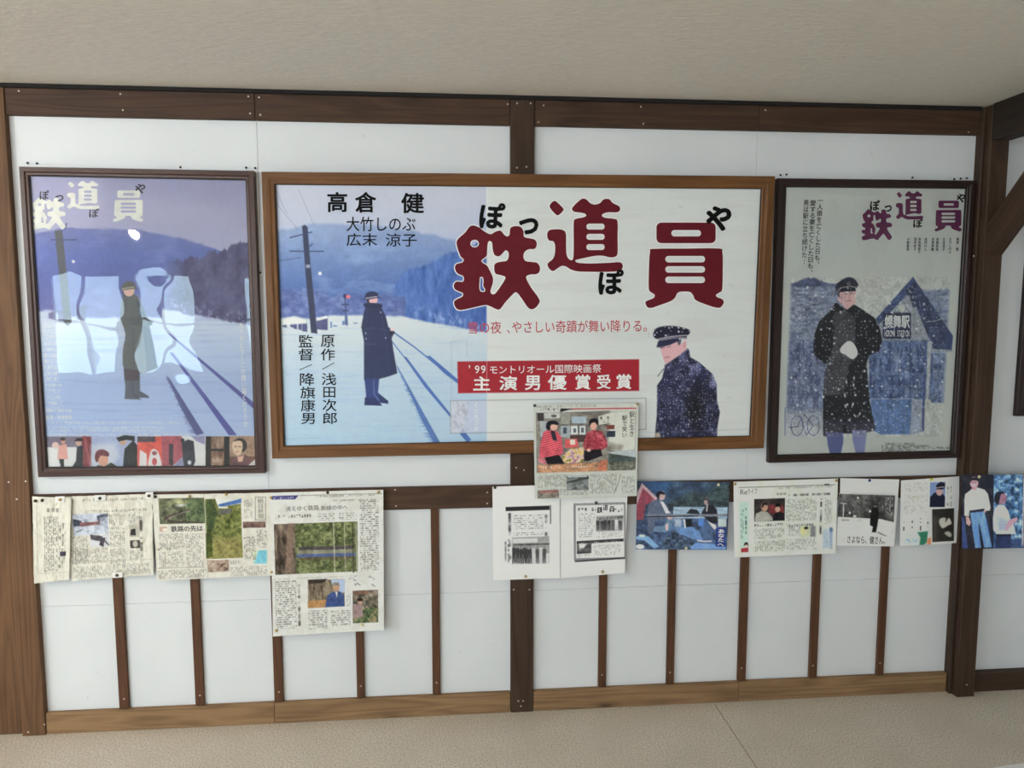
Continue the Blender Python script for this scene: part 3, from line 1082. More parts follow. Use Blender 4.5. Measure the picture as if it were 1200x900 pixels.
def ink(c, ill=1.0, rough=0.6):
    k = (tuple(c), ill)
    if k not in _ic:
        n = NT('ink_%d_%d_%d' % tuple(c), rough, 0.15)
        tc = n.n('ShaderNodeTexCoord')
        nz = n.n('ShaderNodeTexNoise', i_Scale=35.0, i_Detail=3.0)
        n.l(tc.outputs['Object'], nz.inputs['Vector'])
        h = np.array(hexc(c, ill))
        n.l(n.ramp(nz.outputs['Fac'], [(0.3, (*(h[:3] * 0.92), 1)), (0.7, (*np.clip(h[:3] * 1.06, 0, 1), 1))]), n.b.inputs['Base Color'])
        _ic[k] = n.m
    return _ic[k]


# ================================================================ left framed poster
IL = 0.80  # ink divisor lowered so the print also carries the haze of reflections
t = root_at('framed_poster', 170, 557, WY, 'glossy blue winter poster in a thin mahogany frame, at the left end of the wall', 'poster')
LO = [(21.5, 195), (297.5, 200), (310.6, 554.6), (44, 559.5)]
LI = [(32.5, 205), (287.5, 210), (299.2, 547), (53.6, 548.7)]
frame(LO, LI, -0.008, WY, (M['mahogany'], M['liner']), t, uv=False)
yl = 0.006
board('backing_board', LI, yl + 0.003, WY - 0.001, M['backing'], t)
s = Sheet([(31, 203.5), (288.5, 208.5), (300, 548), (52.5, 550)], yl, (150, 150, 185), 1.5, IL)
allm = np.ones(s.X.shape)
n1 = fbm(s.X / 40, s.Y / 18, 3, 4) - 0.5
s.grad(allm, [(200, (160, 160, 192)), (290, (172, 172, 198)), (330, (178, 178, 205)), (420, (165, 172, 205))])
ridge = 268 + 0.0016 * (s.X - 130) ** 2 * (s.X > 130) + 0.0005 * (s.X - 130) ** 2 * (s.X <= 130) + n1 * 9
mt = np.clip((s.Y - ridge) / 3 + 0.5, 0, 1)
s.grad(mt, [(255, (120, 124, 172)), (300, (98, 112, 176)), (330, (96, 104, 168)), (385, (112, 112, 165))])
s.put(mt * np.clip(n1 * 1.6, 0, 0.5), (142, 152, 205))
tree = 305 - (s.X - 205) * 0.25 + 14 * (fbm(s.X / 7, s.Y * 0 + 3, 8, 3) - 0.5)
tm = np.clip((s.Y - tree) / 3, 0, 1) * np.clip((s.X - 192) / 26, 0, 1)
s.mottle(tm, [(62, 60, 100), (84, 80, 122), (98, 98, 140)], 9, 14, 4)
snow_y = 362 + (s.X - 190) * 0.19 + 6 * (fbm(s.X / 9, s.Y / 40, 5, 3) - 0.5)
snow_y = np.where(s.X < 190, 372 - 10 * np.exp(-((s.X - 55) / 16) ** 2) + 4 * (fbm(s.X / 12, s.Y * 0, 9) - .5), snow_y)
sm = np.clip((s.Y - snow_y) / 3 + 0.5, 0, 1)
s.grad(sm, [(355, (206, 210, 224)), (400, (186, 198, 218)), (450, (168, 184, 214)), (515, (176, 192, 222))])
s.put(sm * np.clip((fbm(s.X / 60, s.Y / 3.2, 12, 4) - 0.55) * 1.5, 0, 0.35), (138, 155, 198))
s.put(np.clip((fbm(s.X / 5, s.Y / 6, 17, 3) - 0.5) * 3, 0, 0.7) * np.clip(1 - np.abs(s.Y - snow_y + 6) / 10, 0, 1) * (s.X > 200), (180, 178, 215))
for a, b, c_, d_ in ((57, 367, 66, 375), (68, 364, 82, 378), (90, 360, 100, 376)):
    s.poly([(a, b), (c_, b - 3), (c_, d_), (a, d_ - 2)], (96, 92, 132), 0.8, 1)
# rails and platform edge
RB = (78, 78, 150)
s.poly([(197, 391), (199, 391), (300, 474), (300, 482), (296, 478)], RB, 0.9)
s.poly([(199, 413), (203, 414), (277, 509), (277, 510), (268, 510), (240, 470)], RB, 0.9)
s.poly([(195, 440), (199, 444), (239, 508), (230, 510), (212, 478)], (74, 76, 128), 0.85)
for k in range(46):
    q = k / 45
    x, y = 196 + 37 * q, 442 + 66 * q
    s.poly([(x, y), (x - (2 + 6 * q) * (0.5 + RNG.random()), y + 0.6), (x, y + 2)], (86, 92, 140), 0.75)
# telegraph pole
s.poly([(64, 270), (73, 270), (84, 378), (79, 382), (75, 378)], (86, 86, 92))
s.line([(60, 281), (90, 281)], 1.5, (70, 72, 110), .8)
s.line([(76, 268), (78, 262)], 2, (70, 72, 110), .7)
s.ell(86, 306.5, 1.8, 1.8, (232, 228, 240))
# person in a long coat and cap, coat greyed by painted reflections, seen from the side
s.poly([(146, 345), (158, 345), (164, 352), (170, 366), (175, 380), (183, 424), (184, 431), (166, 437), (146, 434), (144, 410), (147, 392), (141, 372), (142, 356)], (96, 98, 98), smooth=True)
s.poly([(160, 352), (166, 356), (172, 374), (180, 404), (184.5, 431), (172, 436), (170, 404), (165, 376)], (52, 56, 76))
s.poly([(152, 372), (162, 370), (172, 374), (178, 377), (178, 381), (168, 382), (154, 381)], (84, 86, 88))
s.poly([(173, 374), (179, 377), (177, 381), (172, 381)], (58, 58, 70))
s.line([(156, 384), (157, 433)], 0.9, (70, 72, 76), .7)
s.ell(151, 340, 6.6, 7.4, (216, 178, 164))
s.poly([(142.5, 336), (146, 331), (153, 329.5), (158.5, 333), (159, 336.5), (162, 338.5), (156, 338.6), (143, 340)], (92, 90, 84), smooth=True)
s.line([(143, 338.5), (157, 336.4)], 1.0, (205, 198, 172), .9)
s.line([(144, 342), (146, 347)], 1.6, (70, 66, 66), .8)
s.poly([(145, 432), (164, 434), (164, 458), (174, 464), (175, 466.5), (162, 466), (166, 468.5), (146, 467.5), (147, 455)], (92, 94, 106), smooth=False)
s.poly([(145, 432), (163, 434), (163, 446), (146, 446)], (80, 70, 78))
s.line([(155, 446), (156, 462), (163, 466)], 0.8, (62, 64, 78))
# small unreadable credits
CR = (226, 224, 214)
for y in range(379, 478, 7):
    s.body(49 + (y - 379) * .05, y, 66 + (y % 3) + (y - 379) * .05, y + 5, 2.2, 1.4, CR, .8, True, y)
for k, (a, b, y) in enumerate(((56, 222, 494), (56, 192, 499.5), (57, 188, 503.5), (57, 225, 508))):
    s.body(a, y, b, y + 3, 1.9, 1.5, CR, .75, True, 40 + k)
# strip of five small winter scenes along the foot
y5, y6 = 511.5, 551
s.rect(40, y5, 302, y6, (226, 226, 228))
s.rect(50, y5, 99, 524, (128, 118, 136)); s.rect(96, y5, 108, y6, (128, 60, 66)); s.line([(99, 512), (106, 550)], 3, (160, 84, 88))
s.poly([(69, 522), (78, 520), (80, 538), (67, 538)], (228, 168, 158)); s.ell(74, 517, 2.6, 3, (216, 160, 140)); s.ell(65, 522, 4, 4, (236, 196, 190)); s.poly([(69, 538), (75, 538), (75, 549), (72, 549)], (40, 40, 46)); s.ell(73.5, 514.5, 3, 2, (70, 54, 50))
s.poly([(90, 524), (97, 522), (97, 550), (83, 550), (89, 540)], (44, 44, 50)); s.ell(92, 519, 3.4, 3.4, (206, 170, 150)); s.poly([(87, 517), (90, 513.5), (96, 513.5), (97, 517)], (40, 40, 46))
s.rect(107, y5, 161, y6, (168, 178, 206)); s.poly([(107, 522), (135, 519), (140, 534), (128, 550), (107, 550)], (206, 210, 220), .8, 3)
s.ell(121, 539, 6, 7.5, (214, 166, 144)); s.poly([(111, 537), (113, 529), (120, 526.5), (127, 530), (127, 535), (118, 534), (114, 542)], (112, 56, 66), smooth=True); s.poly([(110, 550), (115, 545), (122, 547), (130, 542), (141, 549), (141, 551), (109, 551)], (52, 50, 46))
s.poly([(146, 526), (156, 516), (161, 522), (161, 551), (144, 551), (145, 536)], (44, 42, 48)); s.ell(144, 517, 4, 5, (206, 170, 150)); s.poly([(136, 513), (146, 510), (158, 511), (158, 517), (148, 515.5), (139, 517.5)], (38, 38, 46))
s.rect(161, y5, 190, y6, (214, 96, 84)); s.rect(161, y5, 182, 518, (80, 74, 84)); s.poly([(164, 527), (172, 532), (172, 549), (163, 549)], (236, 232, 234)); s.poly([(176, 531), (180, 526), (186, 531), (189, 549), (174, 549)], (240, 238, 240), smooth=True); s.ell(181, 531, 3, 2.5, (140, 90, 90)); s.ell(181, 541, 3, 4.5, (186, 92, 96))
s.rect(190, y5, 241, y6, (226, 226, 224)); s.poly([(189, 511), (213, 511), (214, 536), (201, 547), (190, 547)], (172, 92, 104)); s.poly([(198, 520), (203, 520), (203, 546), (198, 544)], (62, 50, 58)); s.poly([(201, 548), (215, 535), (218, 550), (200, 551)], (150, 152, 186)); s.poly([(213, 519), (220, 515), (227, 517), (229, 540), (226, 549), (216, 549), (214, 536)], (52, 54, 66)); s.ell(214, 516, 2.2, 2.6, (50, 50, 60)); s.ell(222, 542, 2.2, 2.6, (206, 208, 216)); s.poly([(224, 511), (240, 511), (240, 521), (230, 517)], (150, 146, 178))
s.rect(241, y5, 303, y6, (112, 78, 64)); s.mottle(s.boxmask(248, 512, 264, 550), [(92, 62, 50), (150, 118, 100), (196, 176, 160)], 6, 9, 21); s.rect(241, y5, 247, y6, (26, 22, 22)); s.rect(262.5, y5, 269, y6, (24, 20, 22)); s.rect(241, 526, 264, 528.5, (26, 22, 22)); s.mottle(s.boxmask(269, 511, 300, 535), [(150, 120, 100), (184, 158, 138)], 8, 12, 22)
s.ell(281, 522, 8.5, 8.5, (46, 42, 44)); s.poly([(273, 518), (283, 517), (284, 527), (280, 534), (275, 531), (272.5, 525)], (228, 196, 172), smooth=True); s.poly([(270, 551), (272, 538), (280, 534), (288, 533), (298, 542), (299, 551)], (116, 76, 84)); s.poly([(278, 535), (286, 534), (284, 541), (279, 541)], (220, 180, 156)); s.poly([(290, 546), (299, 538), (300, 551), (288, 551)], (222, 214, 210))
s.line([(275, 523.5), (277, 523.4)], 0.9, (60, 44, 44)); s.line([(280, 523.4), (282, 523.6)], 0.9, (60, 44, 44)); s.line([(276.5, 529.5), (279, 529.5)], 0.9, (170, 90, 90))
s.grain(np.ones(s.X.shape), .05)
s.grain(s.boxmask(40, 511, 303, 552), .16, 1.8, 2.0, 1)
ps = s.build('poster_print', MP['satin'], t)
cream = Ink()
title(cream, [(36.5, 231.5, 77, 269), (79, 212, 116.5, 245), (132.5, 223, 168, 260)])
cream.build('title_lettering', ink((220, 220, 213), IL), t, s.place)
kana = Ink()
kana.text('ぽ', 46.5, 223, 57.5, 234, weight=.02).text('っ', 65, 228.5, 74.5, 236, weight=.02).text('ぽ', 104.5, 244.5, 116, 255, weight=.02).text('や', 158.5, 215.5, 170.5, 227, weight=.03, rot=.35)
kana.build('kana_lettering', ink((58, 58, 68), IL), t, s.place)
wt = Ink()
wt.text('ありがとう―この想い届くだろうか', 279.5, 378, 285.5, 500, True, .012, lean=5.5)
wt.text('原作／浅田次郎', 53.5, 479, 84, 483.5).text('監督／降旗康男', 54, 486.5, 84.5, 491.5, weight=.01)
wt.build('caption_lettering', ink((236, 236, 242), IL), t, s.place)
glazing(t, LI, yl - 0.004, 0.0020)

# ================================================================ wide sign in the middle
IC = 0.78
t = root_at('film_sign', 610, 530, 0, 'very wide white and blue sign with large maroon lettering, framed in oak boards', 'sign')
BO = [(306, 201), (908.8, 206.3), (895.3, 525.5), (318.7, 537.6)]
BI = [(321.5, 215.4), (893.8, 220.7), (880.3, 511.5), (332.2, 523.3)]
frame(BO, BI, -0.024, WY, (M['oak'], M['liner']), t)
yb = -0.010
board('sign_board', BI, yb + 0.003, -0.0035, M['backing'], t)
s = Sheet([(319.5, 213.5), (896, 219), (882, 513.5), (330, 525.5)], yb, (203, 207, 208), 1.25, IC)
s.put(np.clip((fbm(s.X / 90, s.Y / 14, 31, 4) - .5) * .5, 0, .12), (170, 168, 160))
s.put(np.clip((fbm(s.X / 50, s.Y / 2.2, 33, 3) - .62) * .7, 0, .07), (170, 168, 164))
xe = 570 + (s.Y - 220) * 0.0
pm = np.clip(570.3 - s.X + 0.5, 0, 1)
s.grad(pm, [(215, (184, 188, 204)), (255, (178, 184, 204)), (290, (170, 180, 208)), (330, (160, 176, 208))])
n1 = fbm(s.X / 38, s.Y / 16, 43, 4) - 0.5
ridge = 262 + 0.00105 * (s.X - 395) ** 2 * (s.X > 395) + 0.0022 * (s.X - 395) ** 2 * (s.X <= 395) + 8 * (fbm(s.X / 22, s.Y * 0, 44) - .5)
ridge = np.minimum(ridge, 293 + (s.X - 500) * -0.0)
mt = np.clip((s.Y - ridge) / 4 + .5, 0, 1) * pm
s.grad(mt, [(258, (142, 158, 194)), (300, (110, 134, 182)), (335, (82, 108, 168)), (372, (68, 90, 152))])
s.put(mt * np.clip(n1 * 1.5, 0, .4), (150, 176, 214))
tree = 293 + np.clip((535 - s.X), -40, 200) * 0.42 + 10 * (fbm(s.X / 8, s.Y * 0 + 2, 45, 3) - .5) + np.clip(470 - s.X, 0, 300) * 2
tm = np.clip((s.Y - tree) / 3, 0, 1) * pm
s.mottle(tm, [(52, 82, 150), (72, 104, 172), (92, 124, 188)], 7, 22, 46)
tl = 345 + 9 * (fbm(s.X / 9, s.Y * 0, 47, 3) - .5) - (s.X < 375) * 8
s.mottle(np.clip((s.Y - tl) / 3, 0, 1) * pm * (s.X < 475), [(70, 86, 146), (92, 108, 164), (120, 138, 186)], 8, 7, 48)
snow_y = np.interp(s.X, [320, 333, 345, 360, 385, 425, 470, 500, 540, 575], [374, 372, 371, 374, 370, 369, 370, 377, 384, 390]) + 3 * (fbm(s.X / 8, s.Y / 30, 49, 3) - .5)
sm = np.clip((s.Y - snow_y) / 2.5 + .5, 0, 1) * pm
s.grad(sm, [(368, (202, 209, 214)), (400, (188, 200, 210)), (440, (172, 192, 210)), (525, (160, 186, 208))])
s.put(sm * np.clip((fbm(s.X / 45, s.Y / 2.6, 50, 4) - .55) * 1.8, 0, .4), (140, 170, 208))
s.put(np.clip((fbm(s.X / 4, s.Y / 8, 51, 3) - .5) * 3, 0, .7) * np.clip(1 - np.abs(s.Y - snow_y + 7) / 11, 0, 1) * (s.X > 485) * pm, (164, 184, 220))
for a, y0, x1_, y1 in ((331, 381, 336, 384), (340, 380, 344, 384), (344, 379, 348, 386), (349.5, 378, 353.5, 387), (354, 377, 360, 389), (371, 374, 384, 387)):
    s.poly([(a, y0), (x1_, y0 - 1.5), (x1_, y1), (a, y1 - 1)], (62, 66, 112), .9)
s.poly([(331, 376), (343, 371), (360, 376), (360, 379), (331, 381)], (214, 222, 228), 1, 1)
s.poly([(370, 373), (383, 370), (384, 373), (372, 376)], (218, 224, 230))
PB = (52, 62, 104)
s.poly([(354, 265), (357, 263.5), (360.5, 266), (363, 300), (372, 391), (364.5, 390), (358, 320)], (48, 54, 82))
s.line([(340, 278.5), (365, 272)], 1.4, PB); s.line([(340, 294.3), (379, 294.6)], 1.4, PB); s.line([(325, 306), (352, 302)], .8, PB, .7); s.line([(361, 290), (366, 286)], 1.3, PB)
s.rect(358.5, 310, 363.5, 314, (176, 184, 206), .7)
for a in (((323, 222), (336, 250)), ((350, 222), (368, 264)), ((325, 240), (350, 270))):
    s.line(a, .5, (110, 116, 140), .6)
s.ell(375, 320.5, 2, 2, (240, 236, 240))
s.line([(404, 347), (406, 381)], 1.3, (60, 68, 112)); s.ell(404.5, 347, 2.2, 2.6, (60, 50, 84)); s.ell(408, 347.6, 2.6, 2, (216, 110, 124)); s.rect(401, 356, 409, 358, (60, 68, 112)); s.rect(401, 363, 408, 365, (60, 68, 112)); s.poly([(404, 368), (407, 368), (408, 381), (404, 380)], (86, 104, 150))
s.rect(387, 377, 389, 384, (100, 126, 176)); s.rect(390, 381, 395, 383, (120, 146, 190)); s.rect(401, 376, 404, 381, (100, 126, 176)); s.rect(414, 378, 419, 379.5, (120, 140, 180))
RB = (70, 102, 170)
s.line([(462, 390), (486, 407), (512, 428)], 1.6, RB); s.poly([(500, 417), (504, 417), (537, 445), (537, 450), (520, 437)], RB)
s.line([(460, 401), (478, 424)], 1.2, RB); s.poly([(473, 418), (476, 418), (500, 450), (552, 515), (548, 519), (540, 510), (527, 488), (498, 454)], RB)
s.poly([(464, 426), (467, 431), (516, 519), (510, 522), (494, 492), (480, 460)], (66, 96, 158), .85)
for k in range(70):
    q = k / 69
    x, y = 466 + 48 * q, 430 + 90 * q
    s.poly([(x, y), (x - (2 + 9 * q) * (.4 + RNG.random()), y + .4), (x + .4, y + 1.8)], (76, 108, 168), .8)
# person in a long navy coat with a peaked cap, in profile
NV = (40, 48, 82)
s.poly([(429, 357), (445, 357), (452, 370), (455, 383), (463, 389), (459, 396), (461, 410), (465.6, 437.5), (456, 441), (445, 444), (426.5, 445), (426.5, 400), (423.3, 383), (426, 368)], NV)
s.line([(426, 386), (440, 384), (455, 388)], .6, (66, 76, 112), .8); s.line([(447, 366), (452, 396), (456, 440)], .7, (58, 66, 104), .7); s.line([(427, 403), (440, 403.5)], .5, (96, 104, 140), .8)
for q in ((428.6, 390.5), (429, 397), (452, 396), (446, 366)):
    s.ell(*q, .7, .7, (190, 200, 220))
s.ell(459.5, 386, 2.4, 2, (214, 190, 190)); s.poly([(456, 389), (462, 389.5), (458, 393)], (30, 30, 44))
s.ell(436.5, 351, 6, 6.8, (216, 172, 176)); s.poly([(428, 355), (446, 356), (446, 361), (428, 360)], (34, 42, 74), smooth=True)
s.poly([(427.5, 348), (430, 343), (437, 341.4), (443, 344), (443.5, 347.6), (447, 349), (441, 349.4), (428, 351.5)], (40, 46, 78), smooth=True); s.line([(428.6, 349.6), (442, 347.5)], .9, (196, 190, 200)); s.poly([(429.5, 350), (432.5, 350), (433, 356), (430.5, 356)], (52, 48, 66))
s.poly([(427, 444), (444.5, 443), (443, 460), (455, 470), (454, 473), (445, 472), (447, 475), (427, 474.5), (429, 463)], (46, 62, 116)); s.poly([(427.5, 466), (438, 466), (447.5, 474.5), (447, 475.5), (427, 474.8)], (38, 48, 92)); s.line([(438, 446), (438.5, 462), (444, 469)], .8, (120, 140, 186), .8); s.poly([(443, 462), (455, 470), (455, 473), (446, 472)], (38, 48, 92))
# red award band
s.poly([(536, 423.6), (749, 421), (749, 458), (536.6, 460.9)], (150, 28, 42))
# head and shoulders of a person in a snowy dark coat and cap
g6 = lambda pts: _sc(pts, 6, 740, 370)
cm = s.polymask(g6([(235, 345), (330, 280), (395, 230), (405, 240), (412, 290), (480, 330), (570, 410), (598, 480), (602, 600), (622, 680), (605, 780), (600, 856), (165, 856), (168, 800), (178, 700), (180, 490), (215, 440), (230, 375)]))
s.put(cm, (34, 36, 62))
sh = np.clip((s.X - 785) / 26, 0, 1) * np.clip((452 - s.Y) / 40, 0, 1) + .6 * np.clip((s.X - 826) / 12, 0, 1) + .35
s.put(cm * np.clip((fbm(s.X / 9, s.Y / 9, 61, 4) - .42) * 3.2, 0, 1) * np.clip(sh, 0, 1) * .9, (132, 136, 176))
s.put(cm * np.clip(1 - np.hypot((s.X - 815) / 17, (s.Y - 480) / 34), 0, 1) * 1.2, (16, 16, 24))
s.line(g6([(420, 300), (370, 350), (350, 400)]), .8, (20, 22, 40), .8); s.line(g6([(225, 375), (185, 425)]), .8, (40, 42, 60))
s.specks(cm, (206, 208, 226), 3.1, .42, .5, 71, .8); s.specks(cm, (176, 180, 214), 7.5, .85, .35, 72, .7)
s.poly(g6([(200, 212), (330, 168), (348, 200), (385, 168), (388, 235), (330, 282), (242, 342), (226, 312), (214, 268)]), (212, 168, 176), smooth=False)
s.poly(g6([(320, 170), (352, 165), (345, 200), (330, 210)]), (86, 82, 104)); s.line(g6([(205, 228), (232, 222)]), 1.1, (84, 60, 74), .8); s.line(g6([(250, 222), (275, 218)]), 1.0, (84, 60, 74), .6); s.line(g6([(235, 295), (268, 288)]), .9, (140, 84, 96), .9); s.ell(*g6([(372, 205)])[0], 1.8, 3.4, (196, 146, 154), .8)
cap = s.polymask(g6([(153, 125), (175, 88), (240, 72), (330, 76), (408, 100), (390, 140), (280, 142), (190, 164), (158, 150)]), smooth=True)
s.put(cap, (28, 30, 50)); s.specks(cap, (210, 212, 226), 4.2, .8, .6, 74)
s.poly(g6([(188, 160), (280, 140), (390, 132), (390, 162), (330, 160), (200, 185)]), (40, 40, 62)); s.line(g6([(190, 165), (285, 146), (388, 138)]), .9, (222, 214, 222)); s.line(g6([(195, 175), (290, 157), (388, 156)]), .8, (216, 206, 216), .9)
s.poly(g6([(188, 178), (330, 156), (335, 176), (270, 206), (200, 222), (176, 222)]), (36, 40, 70))
s.poly(g6([(165, 825), (195, 820), (205, 850), (166, 856)]), (190, 176, 150), .8)
# old patch, tape outlines, scratches
s.poly([(528, 470), (570, 469.5), (570, 507), (528, 507.5)], (182, 188, 210), .8); s.poly([(528, 470), (548, 470), (543, 500), (540, 507), (528, 507)], (196, 198, 208), .6, 1.5)
s.put(s.boxmask(529, 471, 549, 507) * np.clip((fbm(s.X / 3, s.Y / 4, 81, 3) - .5) * 2, 0, .5), (140, 142, 160))
for a in (((528, 469.6), (757, 466.6)), ((528, 507.8), (632, 506)), ((757, 466.6), (757, 503)), ((528, 470), (528, 508)), ((745, 503.5), (757, 503))):
    s.line(a, .7, (110, 112, 116), .75)
for a in (((528.5, 400), (547, 399)), ((547, 399), (547, 418)), ((529, 400), (529, 468)), ((758, 507), (878, 503)), ((333, 514), (376, 513))):
    s.line(a, .5, (130, 136, 150), .5)
for k in range(26):
    x, y = RNG.uniform(690, 870), RNG.uniform(235, 500)
    s.line([(x, y), (x + RNG.uniform(-5, 5), y + RNG.uniform(-7, 7))], .35, (120, 118, 112), RNG.uniform(.2, .5))
s.put(np.clip(1 - np.abs(s.X - 570.4), 0, 1) * .4, (236, 238, 240))
s.grain(pm, .06)
s.grain(cm, .3, 2.5, 3.5, 2)
s.build('sign_print', MP['satin'], t)
bd = Ink()
title(bd, None, 1.15)
bd.build('title_border', ink((222, 220, 218), IC), t, s.place, .0004)
title(Ink()).build('title_lettering', ink((92, 23, 34), IC), t, s.place, .0008)
kn = Ink()
kn.text('ぽ', 561.5, 238, 592.5, 268, weight=.035, rot=-.06).text('っ', 608, 255.5, 631, 275, weight=.035).text('ぽ', 701, 315.5, 731, 345.5, weight=.035).text('や', 827, 241.5, 857, 271, weight=.04, rot=.32)
kn.text('高', 383.5, 225, 407, 248.8, weight=.022).text('倉', 416, 225, 441, 249.3, weight=.022).text('健', 470, 226, 497, 250, weight=.022)
kn.text('大竹しのぶ', 406, 254, 487, 271, weight=.006).text('広末', 406, 273.5, 442, 288.3, weight=.006).text('涼子', 452, 273.5, 488.5, 289, weight=.006)
for c_, b_ in (('原', (376, 392.5, 392, 407)), ('作', (376, 408.5, 392.5, 422.5)), ('浅', (377, 437, 394, 451.5)), ('田', (379, 453.5, 393, 466)), ('次', (378, 467.5, 394.5, 482)), ('郎', (378.5, 483, 395, 497)),
               ('監', (350, 392.5, 366.5, 407)), ('督', (350, 408.5, 367, 422.5)), ('降', (351.5, 437, 368.5, 452)), ('旗', (352, 453, 369.5, 467)), ('康', (352.5, 468, 369.5, 482)), ('男', (353, 484, 369, 497))):
    kn.text(c_, *b_, weight=.006, join=False)
kn.add([(377.5, 432.5), (378, 433.2), (392, 425.4), (391.6, 424.7)], [(0, 1, 2, 3)]).add([(351, 433), (351.4, 433.7), (366, 427.4), (365.7, 426.7)], [(0, 1, 2, 3)])
kn.build('black_lettering', ink((9, 10, 12), IC), t, s.place, .0010)
Ink().text('雪の夜', 548.5, 376.8, 587.5, 391.3, rise=-.4, weight=.004).text('、', 594, 386.5, 597.5, 390.6).text('やさしい奇蹟が舞い降りる。', 600, 376.2, 758, 390.6, rise=-1.7, weight=.004).build('red_lettering', ink((172, 70, 80), IC), t, s.place, .0006)
wl = Ink()
wl.text("'99", 549.5, 428, 569, 437.5, weight=.008).text('モントリオール国際映画祭', 574, 428.4, 704.5, 438.4, rise=-1.7, weight=.004)
for c_, b_ in (('主', (554.5, 441, 574.5, 457.5)), ('演', (585, 440.5, 606, 457.3)), ('男', (615, 440, 633, 457.2)), ('優', (642, 439.3, 664, 456.8)), ('賞', (674, 439, 692, 456.5)), ('受', (699.5, 438.8, 715.5, 455.8)), ('賞', (722, 438.4, 740, 455.8))):
    wl.text(c_, *b_, weight=.02, join=False)
wl.text('くだろうか', 555.5, 472, 561, 505, True)
wl.build('white_lettering', ink((232, 230, 230), IC), t, s.place, .0006)

# ================================================================ right framed poster
IR = 0.5
t = root_at('framed_poster', 1013, 540, WY, 'pale poster of a person before a snowy station, framed in dark brown', 'poster')
RO = [(912.3, 208.6), (1144, 211.4), (1124.8, 536.8), (901.3, 542.7)]
RI = [(922.3, 218), (1134.5, 219.9), (1116, 529.2), (911.7, 534.2)]
frame(RO, RI, -0.008, WY, (M['darkframe'], M['liner']), t, uv=False)
yr = 0.006
board('backing_board', RI, yr + .003, WY - .001, M['backing'], t)
s = Sheet([(921, 216.5), (1136, 218.4), (1117, 530.5), (910.5, 535.5)], yr, (159, 163, 160), 1.5, IR)
dx = -(s.Y - 220) * .045          # the poster's sides lean inwards in the photograph
xl, xr = 929 + dx * .75, 1121 + dx * 1.2
inn = np.clip((s.X - xl) / 4, 0, 1) * np.clip((xr - s.X) / 4, 0, 1)
s.put(inn * np.clip((s.Y - 250) / 60, 0, 1) * np.clip((330 - s.Y) / 60, 0, 1) * .5, (150, 156, 160))
s.put(np.clip((fbm(s.X / 25, s.Y / 30, 90, 4) - .5), 0, .14), (140, 140, 140))
wood_m = inn * np.clip((s.Y - (330 - 7 * np.exp(-((s.X - 950) / 14) ** 2) + 3 * fbm(s.X / 5, s.Y * 0, 91))) / 2, 0, 1) * np.clip((501 - s.Y) / 3, 0, 1)
s.mottle(wood_m * np.clip((1000 - s.X) / 2, 0, 1), [(66, 78, 108), (100, 110, 136), (134, 140, 154)], 9, 2.4, 92)
s.put(wood_m * (s.X < 1000) * np.clip((338 - s.Y) / 3, 0, 1) * .7, (52, 62, 100))
s.mottle(inn * s.boxmask(920, 400, 985, 480, 2), [(46, 54, 88), (82, 92, 126), (118, 126, 150)], 3, 7, 93)
s.mottle(inn * s.boxmask(1068, 338, 1122, 400, 2) * np.clip((s.Y - 336 - 4 * fbm(s.X / 6, s.Y * 0, 94)) / 2, 0, 1), [(70, 86, 128), (104, 118, 148), (136, 142, 154)], 14, 4, 95)
# station building with a steep gable
s.poly([(1028, 372), (1070, 325), (1116, 392), (1116, 412), (1094, 412), (1084, 400), (1028, 400)], (124, 132, 142)); s.put(s.boxmask(1030, 380, 1095, 400) * .25 * (np.sin(s.Y * 2.2) > .3), (92, 104, 128))
s.poly([(1026, 374), (1070, 324.5), (1074, 332), (1068, 340), (1030, 380)], (52, 68, 112)); s.poly([(1070, 324.5), (1117, 394), (1115, 410), (1094, 409), (1086, 390), (1066, 342)], (50, 62, 98))
for q in ((1066, 341), (1070, 348), (1072, 355)):
    s.poly([(q[0] - 4, q[1] - 4), (q[0] + 4, q[1] - 4), (q[0] + 5, q[1] + 6), (q[0] - 3, q[1] + 5)], (34, 42, 68), .8); s.ell(q[0], q[1], 1.4, 1.8, (150, 156, 164), .7)
s.ell(1056.5, 361, 4.3, 4.8, (164, 168, 164)); s.line([(1085, 377), (1093, 377), (1103, 374)], .8, (180, 184, 180), .8)
s.rect(1034.5, 366.5, 1067.5, 397, (34, 42, 72))
s.mottle(s.boxmask(1018, 399, 1092, 468, 1), [(36, 50, 92), (68, 88, 132), (116, 130, 156)], 3, 9, 96); s.rect(1020, 401, 1090, 406, (70, 90, 134), .6); s.rect(1020, 466.5, 1070, 468.5, (130, 146, 172), .8)
for x in (1042, 1043.5, 1066, 1075):
    s.rect(x, 404, x + 1.1, 468, (40, 58, 104), .8)
for y in (418, 437, 452):
    s.rect(1020, y, 1084, y + .9, (116, 130, 158), .5)
s.poly([(1020, 468), (1069, 468), (1067, 509), (1032, 509), (1022, 504)], (72, 102, 152)); s.rect(1040, 468, 1040.9, 508, (52, 76, 126)); s.poly([(1069, 469), (1083, 469), (1080, 507), (1066, 509)], (128, 138, 158)); s.poly([(1083, 402), (1085, 402), (1083, 505), (1080, 506)], (58, 74, 122)); s.poly([(1087, 400), (1092, 400), (1088, 470), (1085, 470)], (146, 152, 156))
s.mottle(inn * s.boxmask(1091, 412, 1120, 472, 1), [(44, 58, 98), (78, 96, 138), (122, 134, 156)], 3, 5, 97); s.put(inn * s.boxmask(1091, 412, 1117, 414) * .8, (130, 142, 164))
s.put(inn * np.clip((s.Y - 478) / 20, 0, 1) * np.clip((s.X - 1085) / 8, 0, 1) * np.clip((512 - s.Y) / 6, 0, 1) * .7, (152, 158, 158))
